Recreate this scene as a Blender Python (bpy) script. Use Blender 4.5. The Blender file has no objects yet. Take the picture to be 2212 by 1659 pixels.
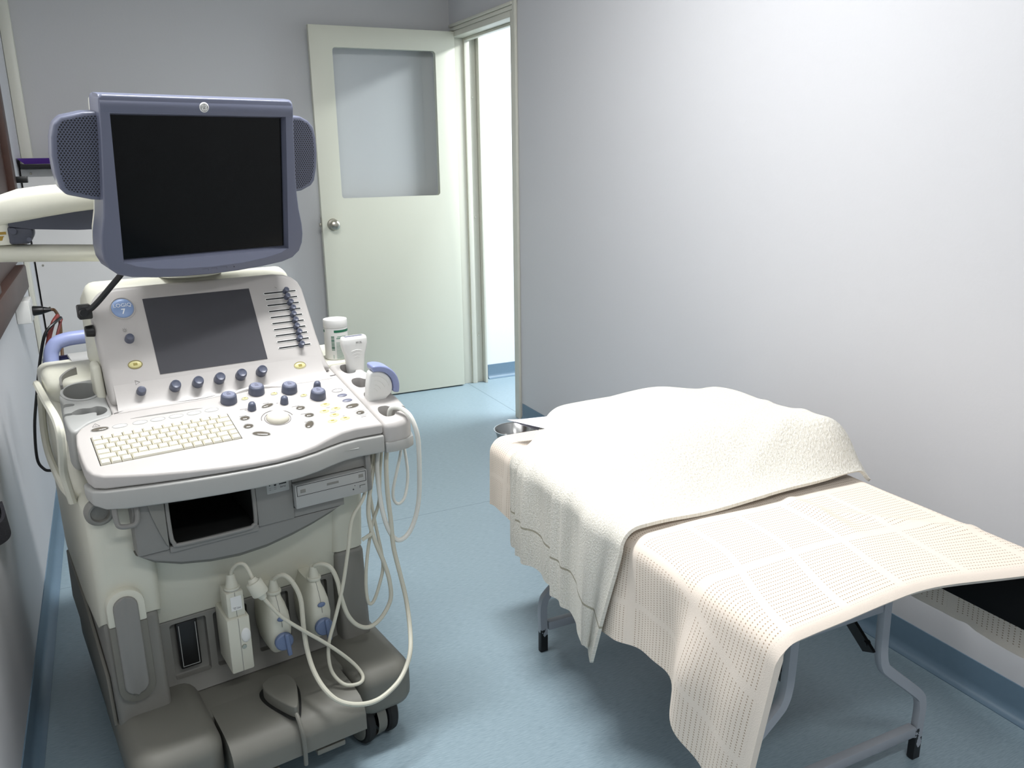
import bpy, bmesh, math, random
from mathutils import Matrix, Vector, noise
random.seed(7)
PI = math.pi
SC = bpy.context.scene
COL = SC.collection

# ------------------------------------------------------------------ camera
cam_d = bpy.data.cameras.new('camera')
cam_d.sensor_width = 36.0
cam_d.lens = 1790.0 / 2212.0 * 36.0
cam_d.clip_start = 0.05
cam = bpy.data.objects.new('camera', cam_d)
COL.objects.link(cam)


def _cam_matrix():
    W, H, f = 2212.0, 1659.0, 1790.0
    d = lambda u, v: Vector(((u - W / 2) / f, -(v - H / 2) / f, -1.0))
    Y = d(210, 350).normalized()
    Z = -d(1204, 7330).normalized()
    Z = (Z - Y * Z.dot(Y)).normalized()
    X = Y.cross(Z)
    R = Matrix((X, Y, Z)).to_4x4()
    R.translation = Vector((0, 0, 1.3715))
    return R


cam.matrix_world = _cam_matrix()
SC.camera = cam

# ------------------------------------------------------------------ light and exposure
SC.view_settings.view_transform = 'Standard'
SC.view_settings.look = 'None'
SC.view_settings.gamma = 1.0
SC.view_settings.use_curve_mapping = False
SC.view_settings.exposure = 0.08
world = bpy.data.worlds.new('world')
SC.world = world
world.use_nodes = True
world.node_tree.nodes['Background'].inputs[0].default_value = (0.75, 0.82, 0.9, 1)
world.node_tree.nodes['Background'].inputs[1].default_value = 0.05


def area_light(name, loc, sx, sy, power, col, rot=(0, 0, 0)):
    l = bpy.data.lights.new(name, 'AREA')
    l.shape = 'RECTANGLE'
    l.size, l.size_y, l.energy, l.color = sx, sy, power, col
    o = bpy.data.objects.new(name, l)
    o.location, o.rotation_euler = loc, rot
    COL.objects.link(o)
    return o


area_light('ceiling_tube_light', (0.54, 1.95, 2.52), 1.0, 0.2, 54, (0.985, 0.99, 1.0))
area_light('wall_fill_light', (0.6, -0.3, 2.52), 1.0, 0.2, 18, (0.985, 0.99, 1.0))  # added out of view behind the camera to brighten the right wall
area_light('corridor_tube_light', (3.05, 3.7, 2.45), 0.25, 0.9, 85, (0.93, 0.98, 1.0))


# ------------------------------------------------------------------ materials
def lin(c):
    return c / 12.92 if c <= 0.04045 else ((c + 0.055) / 1.055) ** 2.4


def rgb(r, g, b):
    return (lin(r / 255), lin(g / 255), lin(b / 255), 1)


MATS = {}


def mat(name, col, rough=0.5, metal=0.0, bump=None, mottle=None, spec=0.5, coat=0.0):
    if name in MATS:
        return MATS[name]
    m = bpy.data.materials.new(name)
    m.use_nodes = True
    nt = m.node_tree
    b = nt.nodes['Principled BSDF']
    b.inputs['Base Color'].default_value = col
    b.inputs['Roughness'].default_value = rough
    b.inputs['Metallic'].default_value = metal
    b.inputs['Specular IOR Level'].default_value = spec
    b.inputs['Coat Weight'].default_value = coat
    tc = nt.nodes.new('ShaderNodeTexCoord')
    if mottle:
        sc, amt = mottle
        n = nt.nodes.new('ShaderNodeTexNoise')
        n.inputs['Scale'].default_value = sc
        n.inputs['Detail'].default_value = 4
        nt.links.new(tc.outputs['Object'], n.inputs['Vector'])
        mx = nt.nodes.new('ShaderNodeMix')
        mx.data_type = 'RGBA'
        mx.inputs[6].default_value = tuple(c * (1 - amt) for c in col[:3]) + (1,)
        mx.inputs[7].default_value = tuple(min(1, c * (1 + amt)) for c in col[:3]) + (1,)
        nt.links.new(n.outputs['Fac'], mx.inputs[0])
        nt.links.new(mx.outputs[2], b.inputs['Base Color'])
    if bump:
        sc, st = bump
        n = nt.nodes.new('ShaderNodeTexNoise')
        n.inputs['Scale'].default_value = sc
        n.inputs['Detail'].default_value = 3
        nt.links.new(tc.outputs['Object'], n.inputs['Vector'])
        bp = nt.nodes.new('ShaderNodeBump')
        bp.inputs['Strength'].default_value = st
        bp.inputs['Distance'].default_value = 0.002
        nt.links.new(n.outputs['Fac'], bp.inputs['Height'])
        nt.links.new(bp.outputs['Normal'], b.inputs['Normal'])
    MATS[name] = m
    return m


class NB:
    """small node-graph builder"""

    def __init__(s, m):
        s.nt = m.node_tree

    def n(s, t, **kw):
        nd = s.nt.nodes.new(t)
        for k, v in kw.items():
            setattr(nd, k, v)
        return nd

    def link(s, a, b):
        s.nt.links.new(a, b)

    def math(s, op, a, b=None):
        nd = s.n('ShaderNodeMath', operation=op)
        for i, x in enumerate((a, b)):
            if x is None:
                continue
            if isinstance(x, (int, float)):
                nd.inputs[i].default_value = x
            else:
                s.link(x, nd.inputs[i])
        return nd.outputs[0]

    def vmath(s, op, a, b=None):
        nd = s.n('ShaderNodeVectorMath', operation=op)
        for i, x in enumerate((a, b)):
            if x is None:
                continue
            if isinstance(x, (tuple, list)):
                nd.inputs[i].default_value = x
            else:
                s.link(x, nd.inputs[i])
        return nd.outputs['Value'] if op == 'LENGTH' else nd.outputs[0]

    def mix(s, fac, a, b):
        nd = s.n('ShaderNodeMix', data_type='RGBA')
        if isinstance(fac, (int, float)):
            nd.inputs[0].default_value = fac
        else:
            s.link(fac, nd.inputs[0])
        for i, x in ((6, a), (7, b)):
            if isinstance(x, tuple):
                nd.inputs[i].default_value = x
            else:
                s.link(x, nd.inputs[i])
        return nd.outputs[2]


def floor_material():
    m = mat('floor_vinyl', rgb(150, 176, 190), 0.38)
    g = NB(m)
    b = m.node_tree.nodes['Principled BSDF']
    tc = g.n('ShaderNodeTexCoord')
    v = g.vmath('MULTIPLY', tc.outputs['Object'], (45, 420, 1))
    n1 = g.n('ShaderNodeTexNoise')
    n1.inputs['Scale'].default_value = 1.0
    n1.inputs['Detail'].default_value = 5
    g.link(v, n1.inputs['Vector'])
    n2 = g.n('ShaderNodeTexNoise')
    n2.inputs['Scale'].default_value = 2.3
    n2.inputs['Detail'].default_value = 3
    g.link(tc.outputs['Object'], n2.inputs['Vector'])
    r1 = g.n('ShaderNodeValToRGB')
    r1.color_ramp.elements[0].position = 0.34
    r1.color_ramp.elements[1].position = 0.62
    r1.color_ramp.elements[0].color = rgb(130, 150, 161)
    r1.color_ramp.elements[1].color = rgb(152, 171, 181)
    g.link(n1.outputs['Fac'], r1.inputs['Fac'])
    c = g.mix(g.math('MULTIPLY', n2.outputs['Fac'], 0.35), r1.outputs['Color'], rgb(146, 168, 174))
    sp = g.n('ShaderNodeSeparateXYZ')
    g.link(tc.outputs['Object'], sp.inputs[0])
    s1 = g.math('LESS_THAN', g.math('ABSOLUTE', g.math('SUBTRACT', sp.outputs[1], 2.90)), 0.0018)
    s2 = g.math('LESS_THAN', g.math('ABSOLUTE', g.math('SUBTRACT', sp.outputs[0], 1.915)), 0.003)
    seam = g.math('MULTIPLY', g.math('MAXIMUM', s1, s2), 0.55)
    c = g.mix(seam, c, rgb(80, 100, 110))
    g.link(c, b.inputs['Base Color'])
    rr = g.math('MULTIPLY_ADD', n1.outputs['Fac'], 0.25)
    rr.node.inputs[2].default_value = 0.26
    g.link(rr, b.inputs['Roughness'])
    bp = g.n('ShaderNodeBump')
    bp.inputs['Strength'].default_value = 0.12
    bp.inputs['Distance'].default_value = 0.001
    g.link(n1.outputs['Fac'], bp.inputs['Height'])
    g.link(bp.outputs['Normal'], b.inputs['Normal'])
    return m


def grille_material():
    m = mat('speaker_grille', rgb(84, 88, 106), 0.45)
    g = NB(m)
    b = m.node_tree.nodes['Principled BSDF']
    tc = g.n('ShaderNodeTexCoord')
    a, h = 0.0062, 0.0045
    p = g.vmath('MULTIPLY', tc.outputs['Object'], (1 / a, 1 / (2 * h), 0))
    ds = []
    for off in (0.0, 0.5):
        q = g.vmath('SUBTRACT', g.vmath('FRACTION', g.vmath('ADD', p, (off, off, 0))), (0.5, 0.5, 0))
        q = g.vmath('MULTIPLY', q, (1, 2 * h / a, 0))
        ds.append(g.vmath('LENGTH', q))
    d = g.math('MINIMUM', ds[0], ds[1])
    hole = g.math('LESS_THAN', d, 0.31)
    g.link(g.mix(hole, rgb(86, 90, 108), rgb(12, 13, 18)), b.inputs['Base Color'])
    bp = g.n('ShaderNodeBump')
    bp.inputs['Strength'].default_value = 0.6
    bp.inputs['Distance'].default_value = 0.001
    bp.invert = True
    g.link(hole, bp.inputs['Height'])
    g.link(bp.outputs['Normal'], b.inputs['Normal'])
    return m


def blanket_material():
    m = mat('cellular_cotton', rgb(238, 226, 212), 0.9, spec=0.15)
    g = NB(m)
    b = m.node_tree.nodes['Principled BSDF']
    uv = g.n('ShaderNodeUVMap')
    uv.uv_map = 'UVMap'
    sp = g.n('ShaderNodeSeparateXYZ')
    g.link(uv.outputs[0], sp.inputs[0])
    U, V = sp.outputs[0], sp.outputs[1]
    cu, cv = 0.0062, 0.0105
    row = g.math('FLOOR', g.math('DIVIDE', V, cv))
    fu = g.math('SUBTRACT', g.math('FRACT', g.math('DIVIDE', U, cu)), 0.5)
    fv = g.math('SUBTRACT', g.math('FRACT', g.math('DIVIDE', V, cv)), 0.5)
    fv2 = g.math('MULTIPLY', fv, cv / cu)
    dist = g.math('SQRT', g.math('ADD', g.math('MULTIPLY', fu, fu), g.math('MULTIPLY', fv2, fv2)))
    hole = g.math('LESS_THAN', dist, 0.25)
    # plain woven bands both ways
    bu = g.math('GREATER_THAN', g.math('FRACT', g.math('DIVIDE', U, 0.150)), 0.12)
    bv = g.math('GREATER_THAN', g.math('FRACT', g.math('DIVIDE', V, 0.21)), 0.08)
    hole = g.math('MULTIPLY', g.math('MULTIPLY', hole, bu), bv)
    # lattice of the weave
    wv = g.n('ShaderNodeTexNoise')
    wv.inputs['Scale'].default_value = 420
    wv.inputs['Detail'].default_value = 2
    g.link(uv.outputs[0], wv.inputs['Vector'])
    c = g.mix(hole, rgb(236, 224, 210), rgb(180, 160, 138))
    g.link(c, b.inputs['Base Color'])
    hgt = g.math('SUBTRACT', g.math('MULTIPLY', wv.outputs['Fac'], 0.6), hole)
    bp = g.n('ShaderNodeBump')
    bp.inputs['Strength'].default_value = 0.5
    bp.inputs['Distance'].default_value = 0.0015
    g.link(hgt, bp.inputs['Height'])
    g.link(bp.outputs['Normal'], b.inputs['Normal'])
    return m


def towel_material():
    m = mat('terry_cotton', rgb(232, 228, 212), 0.95, spec=0.1)
    g = NB(m)
    b = m.node_tree.nodes['Principled BSDF']
    uv = g.n('ShaderNodeUVMap')
    uv.uv_map = 'UVMap'
    n1 = g.n('ShaderNodeTexNoise')
    n1.inputs['Scale'].default_value = 230
    n1.inputs['Detail'].default_value = 3
    n1.inputs['Roughness'].default_value = 0.7
    g.link(uv.outputs[0], n1.inputs['Vector'])
    sp = g.n('ShaderNodeSeparateXYZ')
    g.link(uv.outputs[0], sp.inputs[0])
    band = g.math('LESS_THAN', g.math('ABSOLUTE', g.math('SUBTRACT', sp.outputs[0], 0.105)), 0.0028)
    r = g.n('ShaderNodeValToRGB')
    r.color_ramp.elements[0].position = 0.3
    r.color_ramp.elements[1].position = 0.62
    r.color_ramp.elements[0].color = rgb(212, 207, 192)
    r.color_ramp.elements[1].color = rgb(240, 237, 228)
    g.link(n1.outputs['Fac'], r.inputs['Fac'])
    g.link(g.mix(band, r.outputs['Color'], rgb(178, 172, 154)), b.inputs['Base Color'])
    bp = g.n('ShaderNodeBump')
    bp.inputs['Strength'].default_value = 0.9
    bp.inputs['Distance'].default_value = 0.004
    g.link(g.math('SUBTRACT', n1.outputs['Fac'], g.math('MULTIPLY', band, 0.6)), bp.inputs['Height'])
    g.link(bp.outputs['Normal'], b.inputs['Normal'])
    return m


def glass_material():
    m = bpy.data.materials.new('clear_glass')
    m.use_nodes = True
    nt = m.node_tree
    nt.nodes.clear()
    out = nt.nodes.new('ShaderNodeOutputMaterial')
    tr = nt.nodes.new('ShaderNodeBsdfTransparent')
    tr.inputs[0].default_value = (0.97, 0.98, 0.98, 1)
    gl = nt.nodes.new('ShaderNodeBsdfGlossy')
    gl.inputs['Roughness'].default_value = 0.03
    mx = nt.nodes.new('ShaderNodeMixShader')
    mx.inputs[0].default_value = 0.03
    nt.links.new(tr.outputs[0], mx.inputs[1])
    nt.links.new(gl.outputs[0], mx.inputs[2])
    nt.links.new(mx.outputs[0], out.inputs[0])
    return m


def chipped_material():
    m = mat('chipped_grey_paint', rgb(164, 169, 176), 0.4)
    g = NB(m)
    b = m.node_tree.nodes['Principled BSDF']
    tc = g.n('ShaderNodeTexCoord')
    n = g.n('ShaderNodeTexNoise')
    n.inputs['Scale'].default_value = 38
    n.inputs['Detail'].default_value = 4
    g.link(tc.outputs['Object'], n.inputs['Vector'])
    sp = g.n('ShaderNodeSeparateXYZ')
    g.link(tc.outputs['Object'], sp.inputs[0])
    low = g.math('LESS_THAN', g.math('ADD', sp.outputs[2], g.math('MULTIPLY', n.outputs['Fac'], -0.14)), -0.012)
    g.link(g.mix(low, rgb(164, 169, 176), rgb(18, 18, 20)), b.inputs['Base Color'])
    return m


M_floor = floor_material()
M_wall = mat('wall_paint', rgb(203, 203, 205), 0.55, bump=(90, 0.12), mottle=(1.3, 0.02))
M_wall_dim = mat('wall_paint_dimmed', rgb(190, 190, 190), 0.55, bump=(90, 0.12), mottle=(1.3, 0.02))  # wall paint darkened: the back wall's dimmer light put into the colour
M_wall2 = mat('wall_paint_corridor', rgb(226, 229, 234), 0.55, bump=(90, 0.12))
M_ceil = mat('ceiling_paint', rgb(218, 218, 216), 0.8)
M_vinyl = mat('baseboard_vinyl', rgb(104, 128, 146), 0.45, mottle=(60, 0.06))
M_door = mat('door_paint', rgb(206, 206, 190), 0.42, bump=(30, 0.06))
M_trim = mat('trim_paint', rgb(208, 207, 194), 0.4, bump=(40, 0.08))
M_wood = mat('dark_timber', rgb(62, 40, 32), 0.45, mottle=(22, 0.35))
M_glass = glass_material()
M_nickel = mat('satin_nickel', rgb(176, 172, 160), 0.28, 1.0)
M_steel = mat('stainless_steel', rgb(190, 190, 188), 0.22, 1.0)
M_cream = mat('cream_plastic', rgb(210, 209, 194), 0.45, bump=(700, 0.05))
M_cons = mat('console_plastic', rgb(186, 182, 178), 0.42, bump=(900, 0.06))
M_white = mat('white_plastic', rgb(226, 226, 222), 0.35)
M_lip = mat('lip_plastic', rgb(172, 172, 168), 0.42, bump=(900, 0.05))
M_grey = mat('warm_grey_plastic', rgb(114, 113, 105), 0.55, bump=(900, 0.06))
M_dgrey = mat('drive_grey_plastic', rgb(132, 131, 127), 0.5)
M_midgrey = mat('port_grey_plastic', rgb(128, 127, 121), 0.5)
M_hold = mat('holder_grey_plastic', rgb(166, 167, 164), 0.45)
M_navy = mat('slate_blue_plastic', rgb(96, 100, 117), 0.33, bump=(900, 0.05))
M_navyd = mat('dark_slate_plastic', rgb(62, 65, 76), 0.45)
M_knob = mat('knob_slate', rgb(86, 91, 108), 0.38)
M_ksheen = mat('knob_top_sheen', rgb(128, 132, 150), 0.35)  # lighter slate: gloss reflection on the knob tops painted in
M_black = mat('black_plastic', rgb(16, 16, 17), 0.4)
M_dark = mat('dark_cavity', rgb(24, 25, 24), 0.6)
M_screen = mat('screen_black', rgb(5, 6, 6), 0.12, spec=0.25)
M_lcd = mat('touch_screen', rgb(70, 70, 74), 0.42, mottle=(16, 0.08), spec=0.2)
M_blue = mat('pale_blue_plastic', rgb(138, 148, 188), 0.38)
M_navyb = mat('deep_blue_plastic', rgb(40, 48, 110), 0.4)
M_dial = mat('dial_blue', rgb(104, 120, 152), 0.45)
M_badge = mat('badge_blue', rgb(136, 160, 200), 0.35)
M_key = mat('key_plastic', rgb(216, 212, 196), 0.5)
M_yel = mat('yellow_button', rgb(214, 206, 146), 0.4)
M_yeld = mat('olive_print', rgb(150, 138, 70), 0.5)
M_brown = mat('smoke_button', rgb(96, 90, 80), 0.18, coat=0.6)
M_slb = mat('slate_button', rgb(110, 112, 128), 0.3)
M_print = mat('grey_print', rgb(112, 110, 108), 0.5)
M_letter = mat('white_print', rgb(240, 242, 245), 0.4)
M_cable = mat('cable_sleeve', rgb(200, 198, 182), 0.5)
M_cablew = mat('cable_white', rgb(222, 222, 214), 0.45)
M_conn = mat('connector_plastic', rgb(206, 205, 190), 0.45)
M_green = mat('green_print', rgb(20, 104, 74), 0.5)
M_greenl = mat('grey_green_print', rgb(120, 160, 140), 0.5)
M_rubber = mat('black_rubber', rgb(22, 22, 22), 0.7)
M_red = mat('red_cable', rgb(104, 40, 36), 0.5)
M_purple = mat('purple_card', rgb(92, 58, 150), 0.5)
M_panel = mat('panel_white', rgb(216, 215, 213), 0.4)
M_blanket = blanket_material()
M_towel = towel_material()
M_pillow = mat('white_linen', rgb(236, 236, 244), 0.8, spec=0.1)
M_vinylb = mat('black_vinyl', rgb(10, 10, 11), 0.6, spec=0.2)
M_paint = mat('grey_steel_paint', rgb(160, 165, 172), 0.4, mottle=(40, 0.05))
M_chip = chipped_material()
M_grille = grille_material()
M_wool = mat('dark_pile', rgb(46, 46, 52), 0.95, bump=(300, 1.0), mottle=(260, 0.6))
M_tube = bpy.data.materials.new('tube_glow')
M_tube.use_nodes = True
M_tube.node_tree.nodes['Principled BSDF'].inputs['Emission Color'].default_value = (0.95, 0.98, 1, 1)
M_tube.node_tree.nodes['Principled BSDF'].inputs['Emission Strength'].default_value = 2.0


# ------------------------------------------------------------------ mesh helpers
def TR(x, y, z):
    return Matrix.Translation((x, y, z))


def ROT(a, ax):
    return Matrix.Rotation(a, 4, ax)


class MB:
    """collects shapes into ONE mesh"""

    def __init__(s):
        s.bm = bmesh.new()

    def _take(s, b, M=None, bevel=0, seg=2, sel=None):
        if bevel:
            ed = [e for e in b.edges if (sel(e) if sel else (len(e.link_faces) == 2 and e.calc_face_angle(0) > 0.5))]
            if ed:
                bmesh.ops.bevel(b, geom=ed, offset=bevel, segments=seg, profile=0.5, affect='EDGES', clamp_overlap=True)
        if M is not None:
            bmesh.ops.transform(b, matrix=M, verts=b.verts)
        me = bpy.data.meshes.new('t')
        b.to_mesh(me)
        b.free()
        s.bm.from_mesh(me)
        bpy.data.meshes.remove(me)
        return s

    def box(s, x0, x1, y0, y1, z0, z1, bevel=0, seg=2, M=None):
        b = bmesh.new()
        bmesh.ops.create_cube(b, size=1, matrix=Matrix.LocRotScale(((x0 + x1) / 2, (y0 + y1) / 2, (z0 + z1) / 2), None, (x1 - x0, y1 - y0, z1 - z0)))
        return s._take(b, M, bevel, seg)

    def cyl(s, r0, r1, h, seg=32, bevel=0, bseg=2, M=None):
        b = bmesh.new()
        bmesh.ops.create_cone(b, cap_ends=True, segments=seg, radius1=r0, radius2=r1, depth=h, matrix=TR(0, 0, h / 2))
        return s._take(b, M, bevel, bseg)

    def ell(s, rx, ry, rz, M=None, us=24, vs=14):
        b = bmesh.new()
        bmesh.ops.create_uvsphere(b, u_segments=us, v_segments=vs, radius=1, matrix=Matrix.Diagonal((rx, ry, rz, 1)))
        return s._take(b, M)

    def prism(s, pts, z0, z1, bevel=0, seg=2, M=None, ztop=None, zbot=None, sel=None):
        """outline in xy pushed along z (tops may follow a function)"""
        b = bmesh.new()
        lo = [b.verts.new((x, y, zbot(x, y) if zbot else z0)) for x, y in pts]
        hi = [b.verts.new((x, y, ztop(x, y) if ztop else z1)) for x, y in pts]
        n = len(pts)
        b.faces.new(hi)
        b.faces.new(lo[::-1])
        for i in range(n):
            b.faces.new((lo[i], lo[(i + 1) % n], hi[(i + 1) % n], hi[i]))
        bmesh.ops.recalc_face_normals(b, faces=b.faces)
        return s._take(b, M, bevel, seg, sel)

    def lathe(s, prof, seg=32, M=None, a0=0, a1=2 * PI):
        b = bmesh.new()
        full = abs(a1 - a0 - 2 * PI) < 1e-6
        k = seg if full else seg + 1
        rings = []
        for r, z in prof:
            if r < 1e-6:
                v = b.verts.new((0, 0, z))
                rings.append([v] * k)
            else:
                rings.append([b.verts.new((r * math.cos(a0 + (a1 - a0) * i / seg), r * math.sin(a0 + (a1 - a0) * i / seg), z)) for i in range(k)])
        for A, B in zip(rings, rings[1:]):
            for i in range(k if full else k - 1):
                q = [A[i], A[(i + 1) % k], B[(i + 1) % k], B[i]]
                u = []
                for v in q:
                    if v not in u:
                        u.append(v)
                if len(u) > 2:
                    b.faces.new(u)
        bmesh.ops.recalc_face_normals(b, faces=b.faces)
        return s._take(b, M)

    def loft(s, secs, M=None, caps=True):
        """list of closed point rings of one length"""
        b = bmesh.new()
        R = [[b.verts.new(p) for p in sec] for sec in secs]
        n = len(R[0])
        for A, B in zip(R, R[1:]):
            for i in range(n):
                b.faces.new((A[i], A[(i + 1) % n], B[(i + 1) % n], B[i]))
        if caps:
            b.faces.new(R[0][::-1])
            b.faces.new(R[-1])
        bmesh.ops.recalc_face_normals(b, faces=b.faces)
        return s._take(b, M)

    def grid(s, P, nu, nv, M=None, uv=None):
        b = bmesh.new()
        V = [[b.verts.new(P(i / (nu - 1), j / (nv - 1))) for j in range(nv)] for i in range(nu)]
        lay = b.loops.layers.uv.new('UVMap') if uv else None
        for i in range(nu - 1):
            for j in range(nv - 1):
                f = b.faces.new((V[i][j], V[i + 1][j], V[i + 1][j + 1], V[i][j + 1]))
                if lay:
                    for lp, (a, c) in zip(f.loops, ((i, j), (i + 1, j), (i + 1, j + 1), (i, j + 1))):
                        lp[lay].uv = uv(a / (nu - 1), c / (nv - 1))
        return s._take(b, M)

    def tube(s, pts, r, seg=10, res=6, M=None, sect=None, smooth=True, cap=True):
        P = [Vector(p) for p in pts]
        if smooth and len(P) > 2:
            Q = []
            ext = [P[0] * 2 - P[1]] + P + [P[-1] * 2 - P[-2]]
            for i in range(1, len(ext) - 2):
                p0, p1, p2, p3 = ext[i - 1:i + 3]
                for k in range(res):
                    t = k / res
                    Q.append(0.5 * ((2 * p1) + (p2 - p0) * t + (2 * p0 - 5 * p1 + 4 * p2 - p3) * t * t + (3 * p1 - p0 - 3 * p2 + p3) * t ** 3))
            Q.append(P[-1])
        else:
            Q = P
        rad = r if callable(r) else (lambda t: r)
        if sect is None:
            sect = [(math.cos(2 * PI * i / seg), math.sin(2 * PI * i / seg)) for i in range(seg)]
        t0 = (Q[1] - Q[0]).normalized()
        up = Vector((0, 0, 1)) if abs(t0.z) < 0.9 else Vector((0, 1, 0))
        nx = t0.cross(up).normalized()
        rings = []
        for i, q in enumerate(Q):
            a = Q[max(0, i - 1)]
            c = Q[min(len(Q) - 1, i + 1)]
            t = (c - a).normalized()
            nx = (nx - t * nx.dot(t)).normalized()
            ny = t.cross(nx)
            k = rad(i / (len(Q) - 1))
            rings.append([q + nx * (x * k) + ny * (y * k) for x, y in sect])
        return s.loft(rings, M, caps=cap)

    def text(s, body, size, depth, M, align='CENTER', bold=0.0):
        cu = bpy.data.curves.new('t', 'FONT')
        cu.body, cu.size, cu.extrude = body, size, depth
        cu.align_x, cu.align_y = align, 'CENTER'
        cu.offset = bold
        cu.resolution_u = 3
        o = bpy.data.objects.new('t', cu)
        COL.objects.link(o)
        dg = bpy.context.evaluated_depsgraph_get()
        me = bpy.data.meshes.new_from_object(o.evaluated_get(dg))
        me.transform(M)
        s.bm.from_mesh(me)
        bpy.data.objects.remove(o)
        bpy.data.curves.remove(cu)
        bpy.data.meshes.remove(me)
        return s

    def build(s, name, material, parent=None, off=None, flat=False, angle=0.6, weld=False, cut=None):
        bm = s.bm
        if weld:
            bmesh.ops.remove_doubles(bm, verts=bm.verts, dist=1e-5)
        if off is not None:
            bmesh.ops.translate(bm, vec=-Vector(off), verts=bm.verts)
        me = bpy.data.meshes.new(name)
        if cut is not None:
            bm.to_mesh(me)
            bm.free()
            me = boolean(me, cut, off)
            bm = bmesh.new()
            bm.from_mesh(me)
        for f in bm.faces:
            f.smooth = not flat
        for e in bm.edges:
            e.smooth = len(e.link_faces) == 2 and e.calc_face_angle(0) < angle
        bm.to_mesh(me)
        bm.free()
        me.materials.clear()
        me.materials.append(material)
        o = bpy.data.objects.new(name, me)
        COL.objects.link(o)
        if parent is not None:
            o.parent = parent
        return o


def boolean(me, cutters, off=None):
    a = bpy.data.objects.new('bool_a', me)
    COL.objects.link(a)
    tmp = [a]
    for c in cutters:
        cm = bpy.data.meshes.new('bool_c')
        if off is not None:
            bmesh.ops.translate(c.bm, vec=-Vector(off), verts=c.bm.verts)
        bmesh.ops.recalc_face_normals(c.bm, faces=c.bm.faces)
        c.bm.to_mesh(cm)
        c.bm.free()
        co = bpy.data.objects.new('bool_c', cm)
        COL.objects.link(co)
        tmp.append(co)
        md = a.modifiers.new('b', 'BOOLEAN')
        md.operation, md.object, md.solver = 'DIFFERENCE', co, 'EXACT'
    dg = bpy.context.evaluated_depsgraph_get()
    res = bpy.data.meshes.new_from_object(a.evaluated_get(dg))
    for o in tmp:
        bpy.data.objects.remove(o)
    return res


def tag(o, label, cat, group=None, kind=None):
    if label:
        o['label'] = label
    if cat:
        o['category'] = cat
    if group:
        o['group'] = group
    if kind:
        o['kind'] = kind
    return o


def thing(name, label, cat, loc=(0, 0, 0), rz=0.0, group=None):
    o = bpy.data.objects.new(name, None)
    o.empty_display_size = 0.05
    COL.objects.link(o)
    o.location, o.rotation_euler = loc, (0, 0, rz)
    return tag(o, label, cat, group)


def struct(mb, name, m, label, parent=None, cat=None, **kw):
    o = mb.build(name, m, parent, **kw)
    if parent is None:
        tag(o, label, cat or name.split('_')[0], kind='structure')
    return o


def rrect(x0, x1, y0, y1, r, n=5):
    out = []
    for cx, cy, a in ((x1 - r, y1 - r, 0), (x0 + r, y1 - r, PI / 2), (x0 + r, y0 + r, PI), (x1 - r, y0 + r, 1.5 * PI)):
        for i in range(n + 1):
            t = a + PI / 2 * i / n
            out.append((cx + r * math.cos(t), cy + r * math.sin(t)))
    return out


def smooth_closed(pts, res=5):
    n = len(pts)
    P = [Vector((x, y)) for x, y in pts]
    out = []
    for i in range(n):
        p0, p1, p2, p3 = P[i - 1], P[i], P[(i + 1) % n], P[(i + 2) % n]
        for k in range(res):
            t = k / res
            q = 0.5 * ((2 * p1) + (p2 - p0) * t + (2 * p0 - 5 * p1 + 4 * p2 - p3) * t * t + (3 * p1 - p0 - 3 * p2 + p3) * t ** 3)
            out.append((q.x, q.y))
    return out


def ellipse(rx, ry, n=28):
    return [(rx * math.cos(2 * PI * i / n), ry * math.sin(2 * PI * i / n)) for i in range(n)]


# ================================================================== the room
XL, XR, YB, YF, ZC = -0.322, 1.889, 4.70, -1.3, 2.62
struct(MB().box(XL - 0.1, 3.7, YF - 0.1, YB + 0.1, -0.05, 0), 'floor', M_floor, 'pale blue streaked vinyl floor')
struct(MB().box(XL - 0.1, 2.01, YF - 0.1, YB + 0.1, ZC, ZC + 0.05), 'ceiling', M_ceil, 'white ceiling above the room')
struct(MB().box(XL - 0.12, XL, YF - 0.1, YB + 0.1, 0, ZC), 'wall_left', M_wall, 'pale wall along the ultrasound machine side')
struct(MB().box(XL - 0.12, 3.7, YB, YB + 0.12, 0, ZC), 'wall_back', M_wall_dim, 'back wall behind the open door, its dimmer light toned into the paint')
struct(MB().box(XL - 0.12, 2.01, YF - 0.12, YF, 0, ZC), 'wall_front', M_wall, 'wall behind the camera')
wr = MB()
wr.box(XR, 2.01, YF, 3.87, 0, ZC).box(XR, 2.01, 4.655, YB, 0, ZC).box(XR, 2.01, 3.87, 4.655, 2.045, ZC)
struct(wr, 'wall_right', M_wall, 'large bare white wall beside the bed')
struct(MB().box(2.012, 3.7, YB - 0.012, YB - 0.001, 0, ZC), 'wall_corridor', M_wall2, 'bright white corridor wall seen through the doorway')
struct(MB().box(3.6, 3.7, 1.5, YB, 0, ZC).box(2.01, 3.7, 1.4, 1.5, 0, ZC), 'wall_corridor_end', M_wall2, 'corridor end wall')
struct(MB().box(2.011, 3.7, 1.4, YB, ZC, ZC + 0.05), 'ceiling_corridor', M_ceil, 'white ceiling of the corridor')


def cove(name, p0, p1, nrm, label):
    """vinyl floor coved up the wall: a profile run along p0->p1"""
    p0, p1, nrm = Vector(p0), Vector(p1), Vector(nrm)
    prof = [(0.0, 0.09), (0.003, 0.09), (0.003, 0.028)]
    for i in range(1, 6):
        a = PI / 2 * i / 5
        prof.append((0.028 - 0.025 * math.cos(a), 0.028 - 0.025 * math.sin(a) - 0.001 * i / 5))
    prof += [(0.028, 0.0), (0.0, 0.0)]
    secs = [[p + nrm * a + Vector((0, 0, z)) for a, z in prof] for p in (p0, p1)]
    struct(MB().loft(secs), name, M_vinyl, label)


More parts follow.
